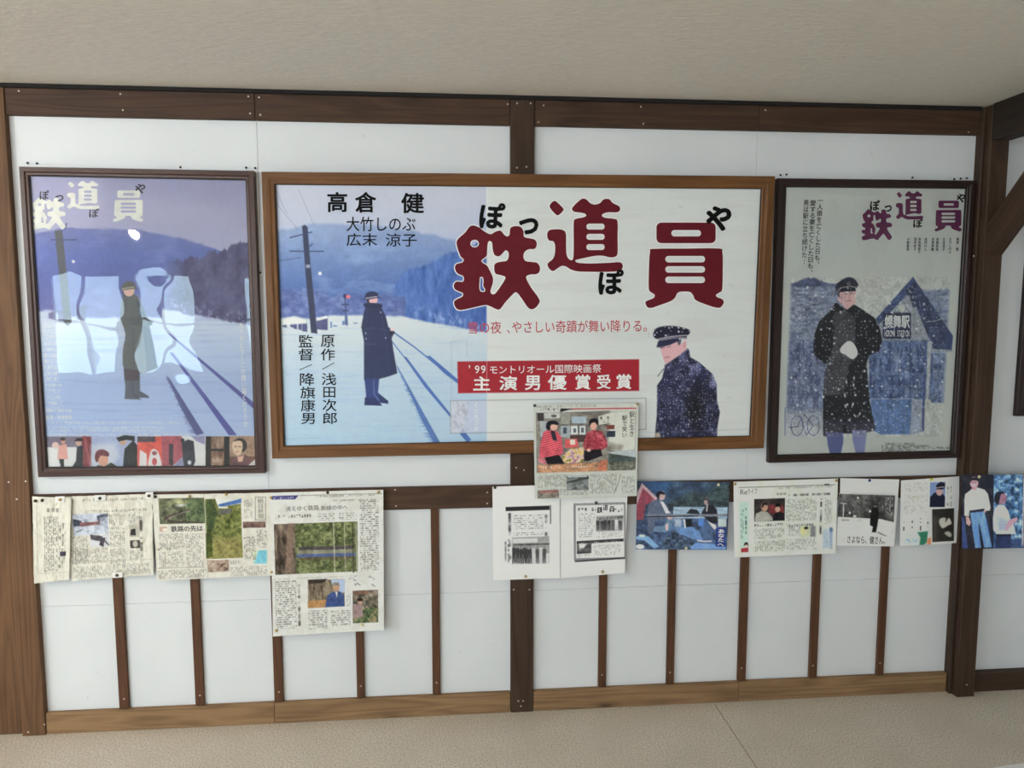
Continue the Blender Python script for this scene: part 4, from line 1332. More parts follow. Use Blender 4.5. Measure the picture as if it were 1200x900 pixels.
s.put(inn * s.boxmask(915, 470, 966, 512, 3) * .35, (110, 122, 150)); s.put(inn * np.clip((s.Y - 480) / 8, 0, 1) * (s.X < 965) * .6, (158, 160, 160))
for cx_ in (934, 953):
    for k in range(40):
        a0, a1 = 2 * math.pi * k / 40, 2 * math.pi * (k + 1) / 40
        s.line([(cx_ + 7 * math.cos(a0), 499 + 11.5 * math.sin(a0)), (cx_ + 7 * math.cos(a1), 499 + 11.5 * math.sin(a1))], .8, (58, 72, 112), .9)
s.line([(934, 499), (943, 486), (953, 499), (945, 510), (938, 488)], .8, (48, 60, 100)); s.line([(924, 501), (936, 500)], .9, (60, 72, 110)); s.line([(920, 478), (920, 510)], 1.2, (60, 76, 118), .7)
# person in a long dark coat, cap and white gloves, facing us
g75 = lambda pts: _sc(pts, 7.5, 905, 310)
cm = s.polymask(g75([(560, 330), (640, 395), (720, 350), (800, 400), (900, 470), (945, 560), (966, 660), (940, 765), (850, 800), (830, 870)]) + [(1019, 470), (1026, 504), (1015, 507), (1000, 508), (983, 508), (970, 512), (964.5, 511), (964.5, 460), (968, 430)] + g75([(480, 880), (430, 850), (362, 785), (370, 620), (410, 500), (505, 410)]))
s.put(cm, (22, 22, 30)); s.put(s.polymask(g75([(540, 420), (640, 400), (730, 470), (730, 700), (700, 850)]) + [(994, 430), (988, 462), (965, 464), (966, 430), (976, 410)]) * cm, (58, 58, 66)); s.line(g75([(800, 470), (806, 620), (800, 760)]), .9, (20, 20, 28)); s.line(g75([(520, 440), (540, 560), (510, 760), (490, 850)]), 2.2, (22, 22, 32), .8)
s.put(cm * np.clip((s.Y - 488) / 10, 0, 1) * (np.abs(s.X - 990) > 2) * .45, (84, 82, 110))
s.poly([(968.5, 507), (988.5, 507), (988, 520), (985, 533), (973, 533.5), (970, 522)], (74, 82, 124)); s.poly([(998.5, 504), (1015.5, 504), (1015, 514), (1013, 531), (1003, 532), (999, 515)], (104, 110, 146))
s.poly(g75([(575, 260), (600, 235), (735, 235), (738, 290), (725, 345), (655, 398), (605, 345), (575, 310)]), (176, 140, 142)); s.line(g75([(635, 258), (660, 256)]), .9, (84, 60, 66), .8); s.line(g75([(685, 254), (710, 252)]), .9, (84, 60, 66), .8); s.line(g75([(655, 318), (690, 318)]), 1, (112, 62, 70), .9); s.line(g75([(676, 265), (680, 295)]), .9, (150, 108, 114), .7); s.poly(g75([(575, 250), (592, 240), (590, 290), (578, 280)]), (60, 52, 60))
s.poly(g75([(560, 185), (590, 150), (660, 112), (720, 125), (758, 180), (735, 205), (640, 215), (565, 250)]), (30, 34, 52), smooth=True); s.line(g75([(572, 245), (600, 205), (680, 190), (730, 200)]), 1.0, (146, 140, 140)); s.poly(g75([(580, 245), (610, 208), (730, 205), (735, 235), (660, 238)]), (20, 22, 34)); s.ell(*g75([(670, 165)])[0], 1.9, 2, (120, 122, 130)); s.ell(*g75([(670, 162)])[0], 1.0, 1.2, (34, 38, 56))
s.poly(g75([(598, 740), (640, 690), (690, 674), (735, 725), (750, 790), (705, 832), (640, 790), (605, 775)]), (206, 206, 204), smooth=True); s.line(g75([(650, 710), (690, 760)]), .5, (170, 170, 170), .7)
allp = inn * s.boxmask(918, 335, 1120, 512)
s.specks(allp, (170, 178, 192), 4.2, .55, .5, 101, .75); s.specks(allp, (190, 196, 206), 10, 1.0, .4, 102, .85)
for k in range(8):
    s.ell(RNG.uniform(990, 1018), RNG.uniform(440, 500), .9, 2.2, (200, 204, 212), .9, rot=RNG.uniform(-.5, .5))
s.grain(inn * s.boxmask(915, 325, 1125, 512), .26, 1.8, 2.2, 5)
_g = s.c.mean(-1, keepdims=True)
s.c += (inn * s.boxmask(915, 325, 1125, 512) * .22)[..., None] * (_g - s.c)
for a, b, y in ((1033, 1072, 519), (1033, 1088, 521.5), (1033, 1112, 523.8), (1033, 1073, 526.3), (1033, 1062, 528.6)):
    s.body(a, y, b, y + 2, 2.0, 1.5, (30, 30, 32), .95, True, int(y * 7))
s.build('poster_print', MP['satin'], t)
title(Ink(), [(1009.3, 245, 1045.3, 281.5), (1050, 224, 1081.7, 257.2), (1095, 235, 1127, 271.3)]).build('title_lettering', ink((80, 38, 66), IR), t, s.place)
kn = Ink()
kn.text('ぽ', 1019.5, 234.5, 1031, 247, weight=.03).text('っ', 1036.5, 240.5, 1045, 248.3, weight=.03).text('ぽ', 1070, 256.5, 1081.3, 267, weight=.03).text('や', 1121, 227, 1131.3, 237.5, weight=.035, rot=.32)
kn.text('一人娘を亡くした日も、', 958, 234.5, 964.5, 309, True, .012, lean=-4).text('愛する妻を亡くした日も、', 949.3, 234.5, 956.3, 318.5, True, .012, lean=-3.5).text('男は駅に立ち続けた', 941.5, 234.5, 948, 302, True, .012, lean=-2.3).text('…', 941.6, 304, 942.9, 309.5, True, .01)
kn.text('高倉', 1120.6, 278.5, 1123.8, 286, True, .015, lean=-.3).text('健', 1120, 290, 1123.2, 294, weight=.015)
for c_, x, y1 in (('大竹しのぶ', 1112, 297), ('広末涼子', 1104.6, 294), ('安藤政信', 1097, 294), ('吉岡秀隆', 1091.7, 294), ('志村けん', 1083.4, 294), ('奈良岡朋子', 1076, 297), ('田中好子', 1071, 294), ('小林稔侍', 1062.6, 294)):
    kn.text(c_, x, 278.5, x + 3.2, y1, True, .015, lean=-.7)
kn.build('black_lettering', ink((12, 12, 13), IR), t, s.place)
Ink().text('幌舞駅', 1037, 369, 1066, 384.5, weight=.03).text('HOROMAI STATION', 1036.5, 387, 1065.5, 394.5, weight=.015).build('station_lettering', ink((176, 180, 180), IR), t, s.place)
glazing(t, RI, yr - .004, .003, seed=9, strength=.6)

# ================================================================ frame at the right edge, half out of the picture
t = root_at('picture_frame', 1310, 486, WY, 'dark brown picture frame cut off at the right edge of the photo', 'picture frame')
FO = [(1212, 213), (1440, 215), (1412, 482), (1191.5, 488)]
FI = [(1222, 222), (1430, 224), (1403, 474), (1201.5, 478.5)]
frame(FO, FI, -0.002, WY, (M['darkframe'], M['liner']), t, uv=False)
board('picture', FI, .010, WY - .001, M['backing'], t)


# ---------------------------------------------------------------- newspaper clippings and prints below the posters
NEWS = (218, 212, 194)
DK = (66, 62, 58)


def crumple(a, sx=3.0, sy=2.5, seed=0, curl=0.0, edge=0.0):
    def f(S, T):
        d = a * np.abs(fbm(S * sx, T * sy, seed, 4) - 0.5) * 2 + a * .35 * fbm(S * sx * 5, T * sy * 4, seed + 7, 2)
        return d + curl * T ** 4 + edge * S ** 6
    return f


class Clip:
    """A sheet pinned to the wall: an Empty with the sheet as its main part."""

    def __init__(self, name, quad, y, base, ill, label, cat, group=None, disp=None, res=2.0, paper='news'):
        cx, cy = sum(q[0] for q in quad) / 4, max(q[1] for q in quad)
        self.t = root_at(name, cx, cy, y, label, cat, group)
        self.s = Sheet(quad, y, base, res, ill, True, disp)
        self.s.put(np.clip((fbm(self.s.X / 9, self.s.Y / 9, int(quad[0][0]), 4) - .5), 0, .12), (150, 142, 124))
        self.ill, self.paper = ill, paper
        self.photos = []

    def k(self, x0, y0, x1, y1, c, a=1.0):
        self.s.rect(*self.s.b(x0, y0, x1, y1), c, a)
        mk = self.s.boxmask(*self.s.b(x0, y0, x1, y1))
        if (x1 - x0) * (y1 - y0) > 150:
            self.photos.append(mk)
        return mk

    def pt(self, *pts):
        """Photograph points -> the sheet's upright axes."""
        out = []
        for x, y in pts:
            b = self.s.b(x - .5, y - .5, x + .5, y + .5)
            out.append(((b[0] + b[2]) / 2, (b[1] + b[3]) / 2))
        return out

    def body(self, x0, y0, x1, y1, **kw):
        self.s.body(x0, y0, x1, y1, **kw)
        return self

    def words(self, s, x0, y0, x1, y1, c=(40, 38, 36), vertical=False, weight=0.0, rise=0.0, lean=0.0, name='headline_lettering'):
        b = self.s.b(x0, y0, x1, y1)
        Ink().text(s, *b, vertical=vertical, weight=weight, rise=rise, lean=lean).build(name, ink(c, self.ill), self.t, self.s.place, .0005)
        return self

    def done(self, name='printed_page', grain=.2):
        ph = np.clip(sum(self.photos), 0, 1) if self.photos else (np.ones(self.s.X.shape) if name == 'printed_photo' else None)
        if ph is not None:
            self.s.grain(ph, grain, 1.7, 2.0, int(self.s.q[0, 0]))
        self.s.build(name, MP[self.paper], self.t)
        return self.t


# wide crumpled clipping at the left
c = Clip('newspaper_clipping', [(76, 581.5), (179, 578.5), (180.5, 673), (84, 680)], -.004, (210, 207, 197), .85, 'crumpled yellowing newspaper clipping with a small photo of a snowy train', 'newspaper clipping', 'newspaper clippings on the left half of the wall', crumple(.010, 4, 3, 5, .002))
s = c.s
for y in (585, 598):
    c.body(98, y - 1.5, 172, y + 1.5, pitch=2.4, step=1.5, seed=y, a=.6)
m_ = c.k(86, 602, 127, 626, (176, 182, 196)); s.mottle(m_, [(120, 124, 140), (180, 186, 200), (206, 210, 220)], 7, 5, 201)
s.poly(c.pt((86, 608), (96, 610), (97, 616), (87, 617)), (66, 70, 84)); s.poly(c.pt((94, 612), (116, 611), (118, 608), (117, 614), (95, 617)), (128, 92, 92)); s.poly(c.pt((114, 604), (127, 601), (127, 605), (118, 606), (116, 614)), (90, 92, 108)); s.line(c.pt((90, 623), (96, 621)), 1, DK)
m_ = c.k(106, 626, 128, 640, (198, 200, 206)); s.poly(c.pt((106, 626), (121, 628), (119, 634), (107, 632)), (84, 80, 84)); s.poly(c.pt((119, 629), (124, 630), (122, 641), (117, 638)), (76, 72, 80)); s.line(c.pt((123, 633), (128, 638)), 1.4, (90, 86, 92))
c.body(84, 628, 104, 660, seed=3).body(84, 642, 128, 660, seed=4).body(129, 601, 147, 662, seed=5, rows=20).body(151, 600, 165, 614, seed=6).body(86, 661, 178, 674, seed=7)
c.k(152, 614.5, 164, 629, (176, 172, 160)); s.poly(c.pt((154, 620), (159, 619), (160, 627), (153, 627)), (50, 48, 50)); c.k(153, 632.5, 165, 642, (76, 72, 70)); s.ell(*c.pt((159, 637))[0], 3, 4, (176, 170, 160))
c.body(152, 644, 165, 655, seed=8, a=.5)
s.body(*(s.b(167.5, 601, 173, 650)), pitch=5.2, step=4, c=(60, 56, 52), a=.85, seed=9)
s.line(c.pt((84, 657.5), (178, 655)), .5, (150, 144, 130), .6)
c.done()
# narrow torn clipping over its left end
c = Clip('newspaper_clipping', [(38, 581.5), (84.5, 583), (82, 678.5), (40.5, 683.5)], -.011, (210, 207, 196), .85, 'narrow torn clipping pinned at the far left, overlapping the crumpled clipping', 'newspaper clipping', 'newspaper clippings on the left half of the wall', crumple(.008, 2.5, 3, 15, .001, .004))
s = c.s
c.body(55, 595, 72, 600, pitch=5, step=4, seed=11, a=.55).body(52, 605, 69, 670, seed=12, a=.7).body(69, 612, 77, 666, seed=13, pitch=3.4, step=2.6, a=.65)
c.k(71, 645.5, 78, 651, (66, 62, 76)); s.line(c.pt((43.5, 590), (45, 672), (80, 670)), .5, (150, 144, 130), .7)
c.done()
# double page with the green photograph
c = Clip('newspaper_clipping', [(178.2, 579.5), (318, 577.3), (321, 673.5), (185, 680)], -.006, (211, 208, 199), .85, 'opened newspaper double page with a tall green woodland photo and a curving railway photo', 'newspaper clipping', 'newspaper clippings on the left half of the wall', crumple(.006, 3, 2, 25, .003))
s = c.s
s.put(np.clip(1.2 - np.abs(s.X - c.pt((241.5, 625))[0][0]), 0, 1) * .35, (140, 134, 118))
m_ = c.k(187.3, 584, 239.5, 613, (96, 94, 84)); s.mottle(m_, [(56, 56, 52), (92, 96, 78), (124, 128, 96)], 6, 5, 211)
s.mottle(m_ * (s.X > c.pt((218, 600))[0][0]), [(58, 66, 52), (88, 102, 74), (112, 124, 92)], 5, 5, 212); s.ell(*c.pt((210, 588))[0], 8, 2.6, (186, 186, 140), .9, 2); s.ell(*c.pt((212, 592))[0], 5, 1.6, (206, 206, 206), .8, 1)
for d_ in (0, 4, 8):
    s.line(c.pt((222, 598 - d_ * .2), (200, 603 + d_ * .3), (193, 607 + d_ * .3), (201, 610 + d_ * .2), (238, 612.4)), 1.1, (70, 60, 58), .8); s.line(c.pt((222, 599 - d_ * .2), (200, 604 + d_ * .3), (194, 608 + d_ * .3)), .7, (150, 140, 136), .6)
m_ = c.k(242, 584.5, 283.5, 654, (110, 116, 60)); s.mottle(m_, [(64, 74, 42), (108, 114, 66), (146, 146, 92)], 3.4, 3.4, 213)
s.mottle(m_ * np.clip((s.Y - c.pt((0 + 260, 625))[0][1]) / 10, 0, 1), [(96, 94, 56), (146, 138, 88), (126, 134, 84)], 2.4, 2.4, 214); s.poly(c.pt((242, 586), (247, 584.5), (252, 594), (256, 600), (254, 606), (250, 622), (243, 626)), (62, 76, 52), .9, 1); s.poly(c.pt((252, 584), (283, 584), (283, 590), (256, 594)), (206, 208, 204)); s.poly(c.pt((256, 591), (283, 584), (283, 589), (268, 592), (257, 594)), (78, 110, 170)); s.poly(c.pt((257, 598), (272, 596), (270, 602), (257, 603)), (98, 96, 98)); s.rect(*s.b(256, 593.5, 267, 595.5), (214, 214, 208))
s.mottle(s.polymask(c.pt((241.5, 625), (248, 620), (250, 652), (242, 654))), [(52, 64, 36), (84, 92, 48)], 4, 5, 215)
m_ = c.k(244, 656, 268.5, 669.5, (150, 130, 118)); s.mottle(m_, [(66, 50, 44), (160, 140, 126), (206, 186, 170)], 5, 4, 216)
c.k(285, 611, 311.5, 618, (104, 86, 82)); s.mottle(s.boxmask(*s.b(285, 611, 311.5, 618)), [(78, 60, 58), (130, 108, 100)], 4, 3, 217)
m_ = c.k(296, 644, 313.5, 660, (196, 204, 180)); s.poly(c.pt((298, 660), (303, 645), (313, 644), (313, 660)), (112, 186, 210), .9, 1)
c.k(187, 617, 196, 623, (186, 160, 146)); c.k(191, 619, 196, 622.5, (220, 214, 206))
c.body(187, 625, 216, 642, seed=21).body(218, 625, 239, 664, seed=22).body(187, 646, 216, 664, seed=23).body(186, 667, 243, 677, seed=24).body(269, 656, 285, 661, seed=25, a=.5).body(270, 663, 314, 674, seed=26).body(286, 628, 300, 656, seed=27, a=.7).body(301, 620, 313, 642, seed=28, a=.6).body(286, 584, 297, 594, seed=29, a=.5).body(286, 596, 296, 607, seed=30, a=.45)
s.body(*s.b(187, 643, 216, 645.5), pitch=2.6, step=1.6, seed=31, a=.9); s.line(c.pt((186, 665.5), (240, 664)), .5, DK, .6)
for e in (((299.5, 582.5), (299.5, 609)), ((311.5, 582.5), (311.5, 609)), ((299.5, 582.5), (311.5, 582.5)), ((299.5, 609), (311.5, 609))):
    s.line(c.pt(*e), .6, (90, 86, 82), .8)
c.words('鉄路の先は', 201, 615.8, 238, 622.6, weight=.012).words('朝日新聞', 302.3, 584, 309, 607.5, (110, 106, 100), True)
c.done()
# large page hanging lower
c = Clip('newspaper_clipping', [(316, 577.3), (449.3, 573.5), (450.2, 737), (320.5, 744.5)], -.012, (210, 210, 207), .83, 'largest newspaper page, hanging lower than its neighbours, with a photo of a woodland railway bridge', 'newspaper clipping', 'newspaper clippings on the left half of the wall', crumple(.004, 2, 3, 35, .006, .004))
s = c.s
s.poly(c.pt((319, 581.3), (350, 580.3), (346, 585), (319, 585.3)), (54, 54, 112)); s.body(*s.b(321, 582, 345, 584.5), pitch=2.4, step=1.4, c=(220, 220, 230), seed=41, a=.8)
s.line(c.pt((352, 580.4), (448, 578)), .5, DK, .7); s.body(*s.b(371, 577, 440, 579.2), pitch=2.6, step=2.4, seed=42, a=.6); s.body(*s.b(390, 582, 443, 584), pitch=2.4, step=2.4, seed=43, a=.6)
m_ = c.k(322.5, 613, 419, 671, (98, 104, 72)); s.mottle(m_, [(52, 60, 42), (98, 106, 70), (146, 150, 112)], 3.6, 3.4, 221)
s.mottle(m_ * (s.X < c.pt((346, 640))[0][0]), [(44, 40, 36), (96, 84, 74), (140, 126, 112)], 3.5, 14, 222); s.poly(c.pt((337, 613), (346, 613), (343, 640), (341, 671), (334, 671)), (134, 112, 100), .8, 1)
s.poly(c.pt((350, 641), (415, 639), (415, 643), (350, 644.5)), (74, 66, 76), .9); s.poly(c.pt((349, 645), (415, 643.3), (415, 648), (349, 650)), (150, 146, 138), .7); s.poly(c.pt((348, 649.5), (417, 647.5), (417, 651.5), (348, 653.5)), (82, 96, 140)); s.poly(c.pt((350, 653), (415, 651.5), (415, 655), (352, 657)), (96, 84, 66), .7)
for x, w_, cc in ((391, 1.3, (184, 178, 160)), (403.5, 1, (170, 166, 148)), (413, 1.6, (70, 66, 56)), (417, 1.4, (160, 156, 138))):
    s.line(c.pt((x, 613), (x + 1.5, 670)), w_, cc, .85)
m_ = c.k(361, 679, 404, 711, (140, 132, 120)); s.mottle(m_, [(70, 60, 50), (120, 108, 92), (150, 138, 120)], 3, 12, 223); s.poly(c.pt((361, 704), (384, 702), (384, 711), (361, 712)), (166, 126, 84)); s.poly(c.pt((388, 679), (404, 678), (404, 694), (392, 692)), (168, 182, 208)); s.poly(c.pt((361, 679), (384, 678), (378, 683), (362, 684)), (56, 50, 44))
s.poly(c.pt((381, 711), (384, 697), (390, 693), (397, 692), (403, 696), (404, 710)), (66, 84, 132), smooth=False); s.ell(*c.pt((394, 687.5))[0], 4.2, 5.6, (176, 140, 116)); s.poly(c.pt((389.5, 686), (391, 682.5), (397, 682), (398.5, 686)), (120, 116, 112)); s.poly(c.pt((393, 693), (396, 693), (395, 700)), (206, 204, 204))
m_ = c.k(413.5, 691, 443.5, 729, (90, 82, 72)); s.mottle(m_, [(46, 48, 44), (96, 92, 80), (170, 150, 136)], 4.5, 5, 224); s.mottle(m_ * (s.Y > c.pt((428, 712))[0][1]), [(44, 56, 40), (92, 108, 76), (186, 150, 120)], 3.5, 4, 225); c.k(414, 692, 432, 696, (120, 92, 78)); s.ell(*c.pt((422, 704))[0], 3, 3.6, (186, 150, 128)); s.poly(c.pt((418, 702), (422, 699), (426, 702), (425, 704), (419, 704)), (40, 34, 32)); s.poly(c.pt((414, 707), (424, 707), (426, 722), (414, 724)), (148, 124, 128), .9)
s.body(*s.b(324, 603, 366, 606.5), pitch=3, step=2.2, seed=44, a=.9); c.body(372, 601, 392, 610, seed=45, a=.5, vertical=False, pitch=2.6).body(397, 600, 418, 609, seed=46, a=.5, vertical=False, pitch=2.6).body(422, 586, 444, 668, seed=47, a=.65, vertical=False, pitch=2.6).body(323, 680, 348, 736, seed=48, a=.65, vertical=False, pitch=2.6).body(362, 714, 384, 736, seed=49, a=.65, vertical=False, pitch=2.6).body(388, 714, 411, 733, seed=50, a=.65, vertical=False, pitch=2.6).body(406, 695, 411, 710, seed=51, a=.5)
s.body(*s.b(323, 675.5, 418, 677), pitch=2, step=3, seed=52, a=.35)
s.body(*s.b(352.3, 685, 356.5, 733), pitch=4.4, step=4.2, c=(60, 56, 54), seed=53, a=.9)
for k in range(16):
    x, y = RNG.uniform(408, 440), RNG.uniform(675, 688)
    s.line(c.pt((x, y), (x + RNG.uniform(-4, 4), y + RNG.uniform(-2, 3))), .5, (70, 66, 64), .8)
c.words('消えゆく鉄路', 335, 592.8, 373.5, 598.8, (52, 50, 48), rise=-.6).words('新緑の中へ', 376.5, 592, 407.5, 597.7, (52, 50, 48), rise=-.4)
c.done()

# colour page pinned over the sign
cY = -.033
c = Clip('newspaper_clipping', [(625, 474.5), (748, 472.6), (746, 581), (626.8, 584.6)], cY, (186, 189, 184), .72, 'colour newspaper page of two people in red jackets, pinned over the wide sign', 'newspaper clipping', None, crumple(.002, 2, 2, 45, .002))
s = c.s
s.line(c.pt((668, 479.3), (745, 478.3)), 1.2, (168, 44, 56)); s.poly(c.pt((657, 478.5), (672, 479), (656, 483)), (40, 38, 40)); s.body(*s.b(633, 478, 655, 481), pitch=3, step=2, seed=61, a=.85); s.body(*s.b(630, 474.6, 700, 476.4), pitch=3, step=3.4, seed=62, a=.6)
m_ = c.k(629, 483, 745, 552, (120, 116, 110)); s.mottle(m_, [(84, 82, 80), (120, 116, 110), (150, 146, 138)], 12, 9, 231)
s.poly(c.pt((670, 483), (716, 481), (702, 487), (690, 487)), (112, 106, 100)); s.poly(c.pt((716, 482), (745, 481), (745, 530), (722, 532), (712, 520)), (196, 198, 190), 1, 2); s.poly(c.pt((712, 518), (730, 522), (728, 528), (714, 527)), (128, 122, 114), .8, 2)
for (x0, y0, x1_, y1, cc) in ((630, 484, 637, 493, (54, 52, 52)), (638, 484, 656, 490, (176, 178, 176)), (646, 486, 652, 489, (88, 86, 84)), (657, 484, 668, 497, (138, 140, 132)), (670, 488, 687, 496, (158, 172, 184)), (633, 494, 642, 512, (156, 162, 166)), (657, 499, 668, 512, (150, 160, 168)), (660, 501, 664, 508, (70, 76, 88)), (669, 499, 677, 509, (200, 204, 206)), (679, 499, 686, 509, (196, 202, 206)), (672, 502, 675, 507, (84, 90, 100)), (681, 501, 684, 507, (92, 92, 100)), (668, 510, 688, 518, (76, 62, 60)), (711, 498, 720, 503, (112, 64, 58)), (711, 505, 721, 512, (52, 58, 72))):
    c.k(x0, y0, x1_, y1, cc)
s.poly(c.pt((701, 488), (718, 483), (718, 495), (702, 498)), (196, 196, 188)); s.body(*s.b(704, 487, 716, 491), pitch=4, step=3.2, c=(60, 58, 58), seed=63, a=.9); s.body(*s.b(707, 492, 715, 494), pitch=2, step=1.5, seed=64, a=.8)
jm = s.polymask(c.pt((634, 517), (637, 506), (642, 503.5), (652, 505), (658, 512), (660, 530), (655, 535), (633, 537), (632, 528)))
s.put(jm, (186, 66, 82)); s.put(jm * np.clip(np.sin((s.Y + s.X * .25) * 2.4) * 1.5, 0, 1) * .5, (222, 150, 156)); s.poly(c.pt((645, 505), (650, 505), (653, 517), (648, 516)), (52, 52, 62)); s.ell(*c.pt((649, 499.5))[0], 4.4, 5, (206, 164, 150)); s.poly(c.pt((640, 502), (641, 495), (648, 492.5), (654, 495), (654, 498), (646, 497.5), (644, 504)), (36, 34, 40), smooth=True); s.poly(c.pt((634, 537), (655, 533), (662, 544), (640, 546)), (36, 34, 38)); s.poly(c.pt((630, 537), (638, 536), (642, 545), (632, 542)), (206, 120, 132), .8)
jm = s.polymask(c.pt((684, 518), (688, 507), (695, 504), (705, 505), (711, 516), (712, 523), (704, 528), (688, 529), (683, 524)))
s.put(jm, (142, 54, 66)); s.put(jm * np.clip((fbm(s.X / 2.5, s.Y / 2.5, 233, 2) - .45) * 3, 0, 1) * .5, (206, 130, 136)); s.ell(*c.pt((695.5, 499))[0], 4, 4.8, (206, 160, 146)); s.poly(c.pt((691, 499), (690.5, 493), (696, 490), (701, 493), (700, 498), (697, 495), (693, 496)), (34, 30, 34), smooth=True); s.poly(c.pt((684, 528), (704, 526), (706, 534), (690, 540), (684, 540)), (34, 32, 36)); s.ell(*c.pt((690, 527.5))[0], 2.4, 1.8, (214, 176, 160))
s.poly(c.pt((662, 515), (676, 514), (678, 524), (662, 525)), (206, 92, 96), 1, 1); s.rect(*s.b(668, 515, 674, 521), (226, 200, 188)); m2 = s.polymask(c.pt((659, 534), (668, 526), (684, 524), (684, 540), (668, 545), (660, 541)), 1)
s.mottle(m2, [(150, 110, 130), (206, 186, 186), (210, 176, 96), (110, 120, 70)], 4, 4, 234, 3, 2.4)
s.mottle(s.polymask(c.pt((630, 545), (712, 541), (712, 552), (630, 554)), 1), [(120, 96, 80), (176, 130, 100), (196, 150, 120)], 6, 3, 235); s.poly(c.pt((703, 540), (712, 538), (710, 551), (700, 551)), (178, 104, 84), .8, 1)
m3 = c.k(712.5, 528, 745, 550.5, (120, 126, 124)); s.poly(c.pt((713, 530), (745, 526), (745, 536), (713, 535)), (172, 178, 182)); s.poly(c.pt((713, 531), (745, 536), (745, 541), (713, 542)), (74, 84, 82)); s.mottle(s.boxmask(*s.b(713, 541, 745, 551)), [(60, 62, 58), (104, 104, 94), (140, 140, 130)], 4, 4, 236)
s.body(*s.b(633, 546, 690, 548.5), pitch=3.2, step=2.4, c=(220, 218, 210), seed=65, a=.7)
c.body(630, 556, 664, 571, seed=66).body(632, 572, 655, 573, seed=67, a=.3).body(691, 555, 723, 578, seed=68).body(728, 558, 744, 578, seed=69).body(656, 572, 690, 580, seed=70)
m_ = c.k(664, 557, 689.5, 574, (96, 100, 98)); s.mottle(m_, [(58, 62, 62), (104, 108, 106), (144, 150, 152)], 6, 3, 237); s.poly(c.pt((664, 564), (690, 558), (690, 561), (664, 567)), (52, 54, 54), .8); s.rect(*s.b(665, 557, 688, 559), (168, 174, 178))
m_ = c.k(630, 574, 655, 583.5, (126, 122, 114)); s.mottle(m_, [(78, 76, 70), (126, 120, 110), (156, 150, 140)], 4, 3, 238); s.poly(c.pt((633, 575), (652, 574), (655, 577), (631, 578)), (136, 84, 86), .8)
s.line(c.pt((727, 556), (724, 568), (719, 578)), .6, DK, .7)
c.words('駅と生き', 737.3, 482.5, 743.5, 511.5, (44, 40, 40), True, .005).words('駅で笑い', 728.7, 487, 735, 512, (48, 44, 44), True, .005)
c.done()

# two white copied sheets under it
c = Clip('photocopy', [(577, 570.2), (656, 567.8), (656.3, 677.3), (578, 680)], -.010, (232, 232, 234), .72, 'white photocopied sheet under the colour page, the one with a solid black bar', 'photocopied sheet', None, crumple(.0012, 2, 2, 55), paper='matte')
s = c.s
s.poly(c.pt((592.5, 594), (644, 592.5), (644, 597.5), (592.5, 599)), (34, 34, 36)); c.k(644.5, 592, 645.8, 614, (50, 50, 52))
m_ = c.k(593, 600, 644, 661, (214, 214, 216)); s.body(*s.b(602, 602, 637, 604), pitch=2, step=1.6, seed=81, a=.8); c.body(602, 606, 637, 621, seed=82, vertical=False, pitch=2.4).body(602, 623, 637, 628, seed=83, vertical=False, pitch=2.4)
s.body(*s.b(595.5, 601, 601, 660), pitch=5, step=3.6, c=(50, 50, 52), seed=84, a=.95); s.body(*s.b(638, 600, 643.5, 636), pitch=5, step=3.4, c=(50, 50, 52), seed=85, a=.95)
c.k(600, 629, 644, 661, (150, 150, 152)); c.k(601, 637, 644, 639, (74, 74, 76)); c.k(601, 631, 630, 636, (196, 196, 198)); m_ = s.boxmask(*s.b(601, 649, 644, 661)); s.put(m_, np.array((196, 196, 198)) / 255.)
for k in range(10):
    x, hh = 602.5 + k * 3.9 + RNG.uniform(-.8, .8), RNG.uniform(-1.6, 1.2)
    dk = (48, 48, 50) if k < 6 else ((70, 70, 72) if k % 2 else (186, 186, 188))
    s.poly(c.pt((x - 2.3, 644 + hh), (x - .8, 642 + hh), (x + .8, 642 + hh), (x + 2.4, 644.5 + hh), (x + 1.9, 652), (x + 1.7, 660 + hh * .3), (x + .3, 660 + hh * .3), (x, 654), (x - .5, 660 + hh * .3), (x - 1.8, 660), (x - 2, 652)), dk, .92, .7)
    s.ell(*c.pt((x, 640.4 + hh))[0], 1.3, 1.7, (128, 126, 124), 1, .6)
s.body(*s.b(591.5, 632, 598, 659), pitch=3.4, step=2.8, c=(80, 80, 82), seed=86, a=.9)
c.done()
c = Clip('photocopy', [(656.6, 575.5), (735.5, 573.5), (732, 671), (656.8, 677.2)], -.008, (230, 230, 231), .70, 'white photocopied sheet under the colour page, the one with a grey ruled border', 'photocopied sheet', None, crumple(.0016, 2, 2, 65, .003), paper='matte')
s = c.s
s.poly(c.pt((672, 590), (733, 588.5), (733.5, 655), (672.5, 657)), (120, 120, 124)); s.poly(c.pt((674.6, 592.4), (731, 591), (731.5, 652.6), (675, 654)), (222, 222, 224)); c.k(673, 654.8, 733, 656.6, (50, 50, 54)); c.k(673, 588.5, 731, 591.3, (150, 150, 154), .5)
s.body(*s.b(677, 594.5, 699, 598.5), pitch=4, step=3.2, c=(50, 50, 52), seed=91, a=.95); s.body(*s.b(720, 594, 730, 598), pitch=4, step=3.2, c=(50, 50, 52), seed=92, a=.95)
c.body(678, 601, 697, 630, seed=93, vertical=False, pitch=2.4).body(699, 623, 730, 630, seed=94, a=.5)
c.k(698.5, 604, 730.5, 622.5, (150, 150, 152)); s.poly(c.pt((699, 607), (730, 604.5), (730, 607.5), (699, 610)), (96, 96, 98))
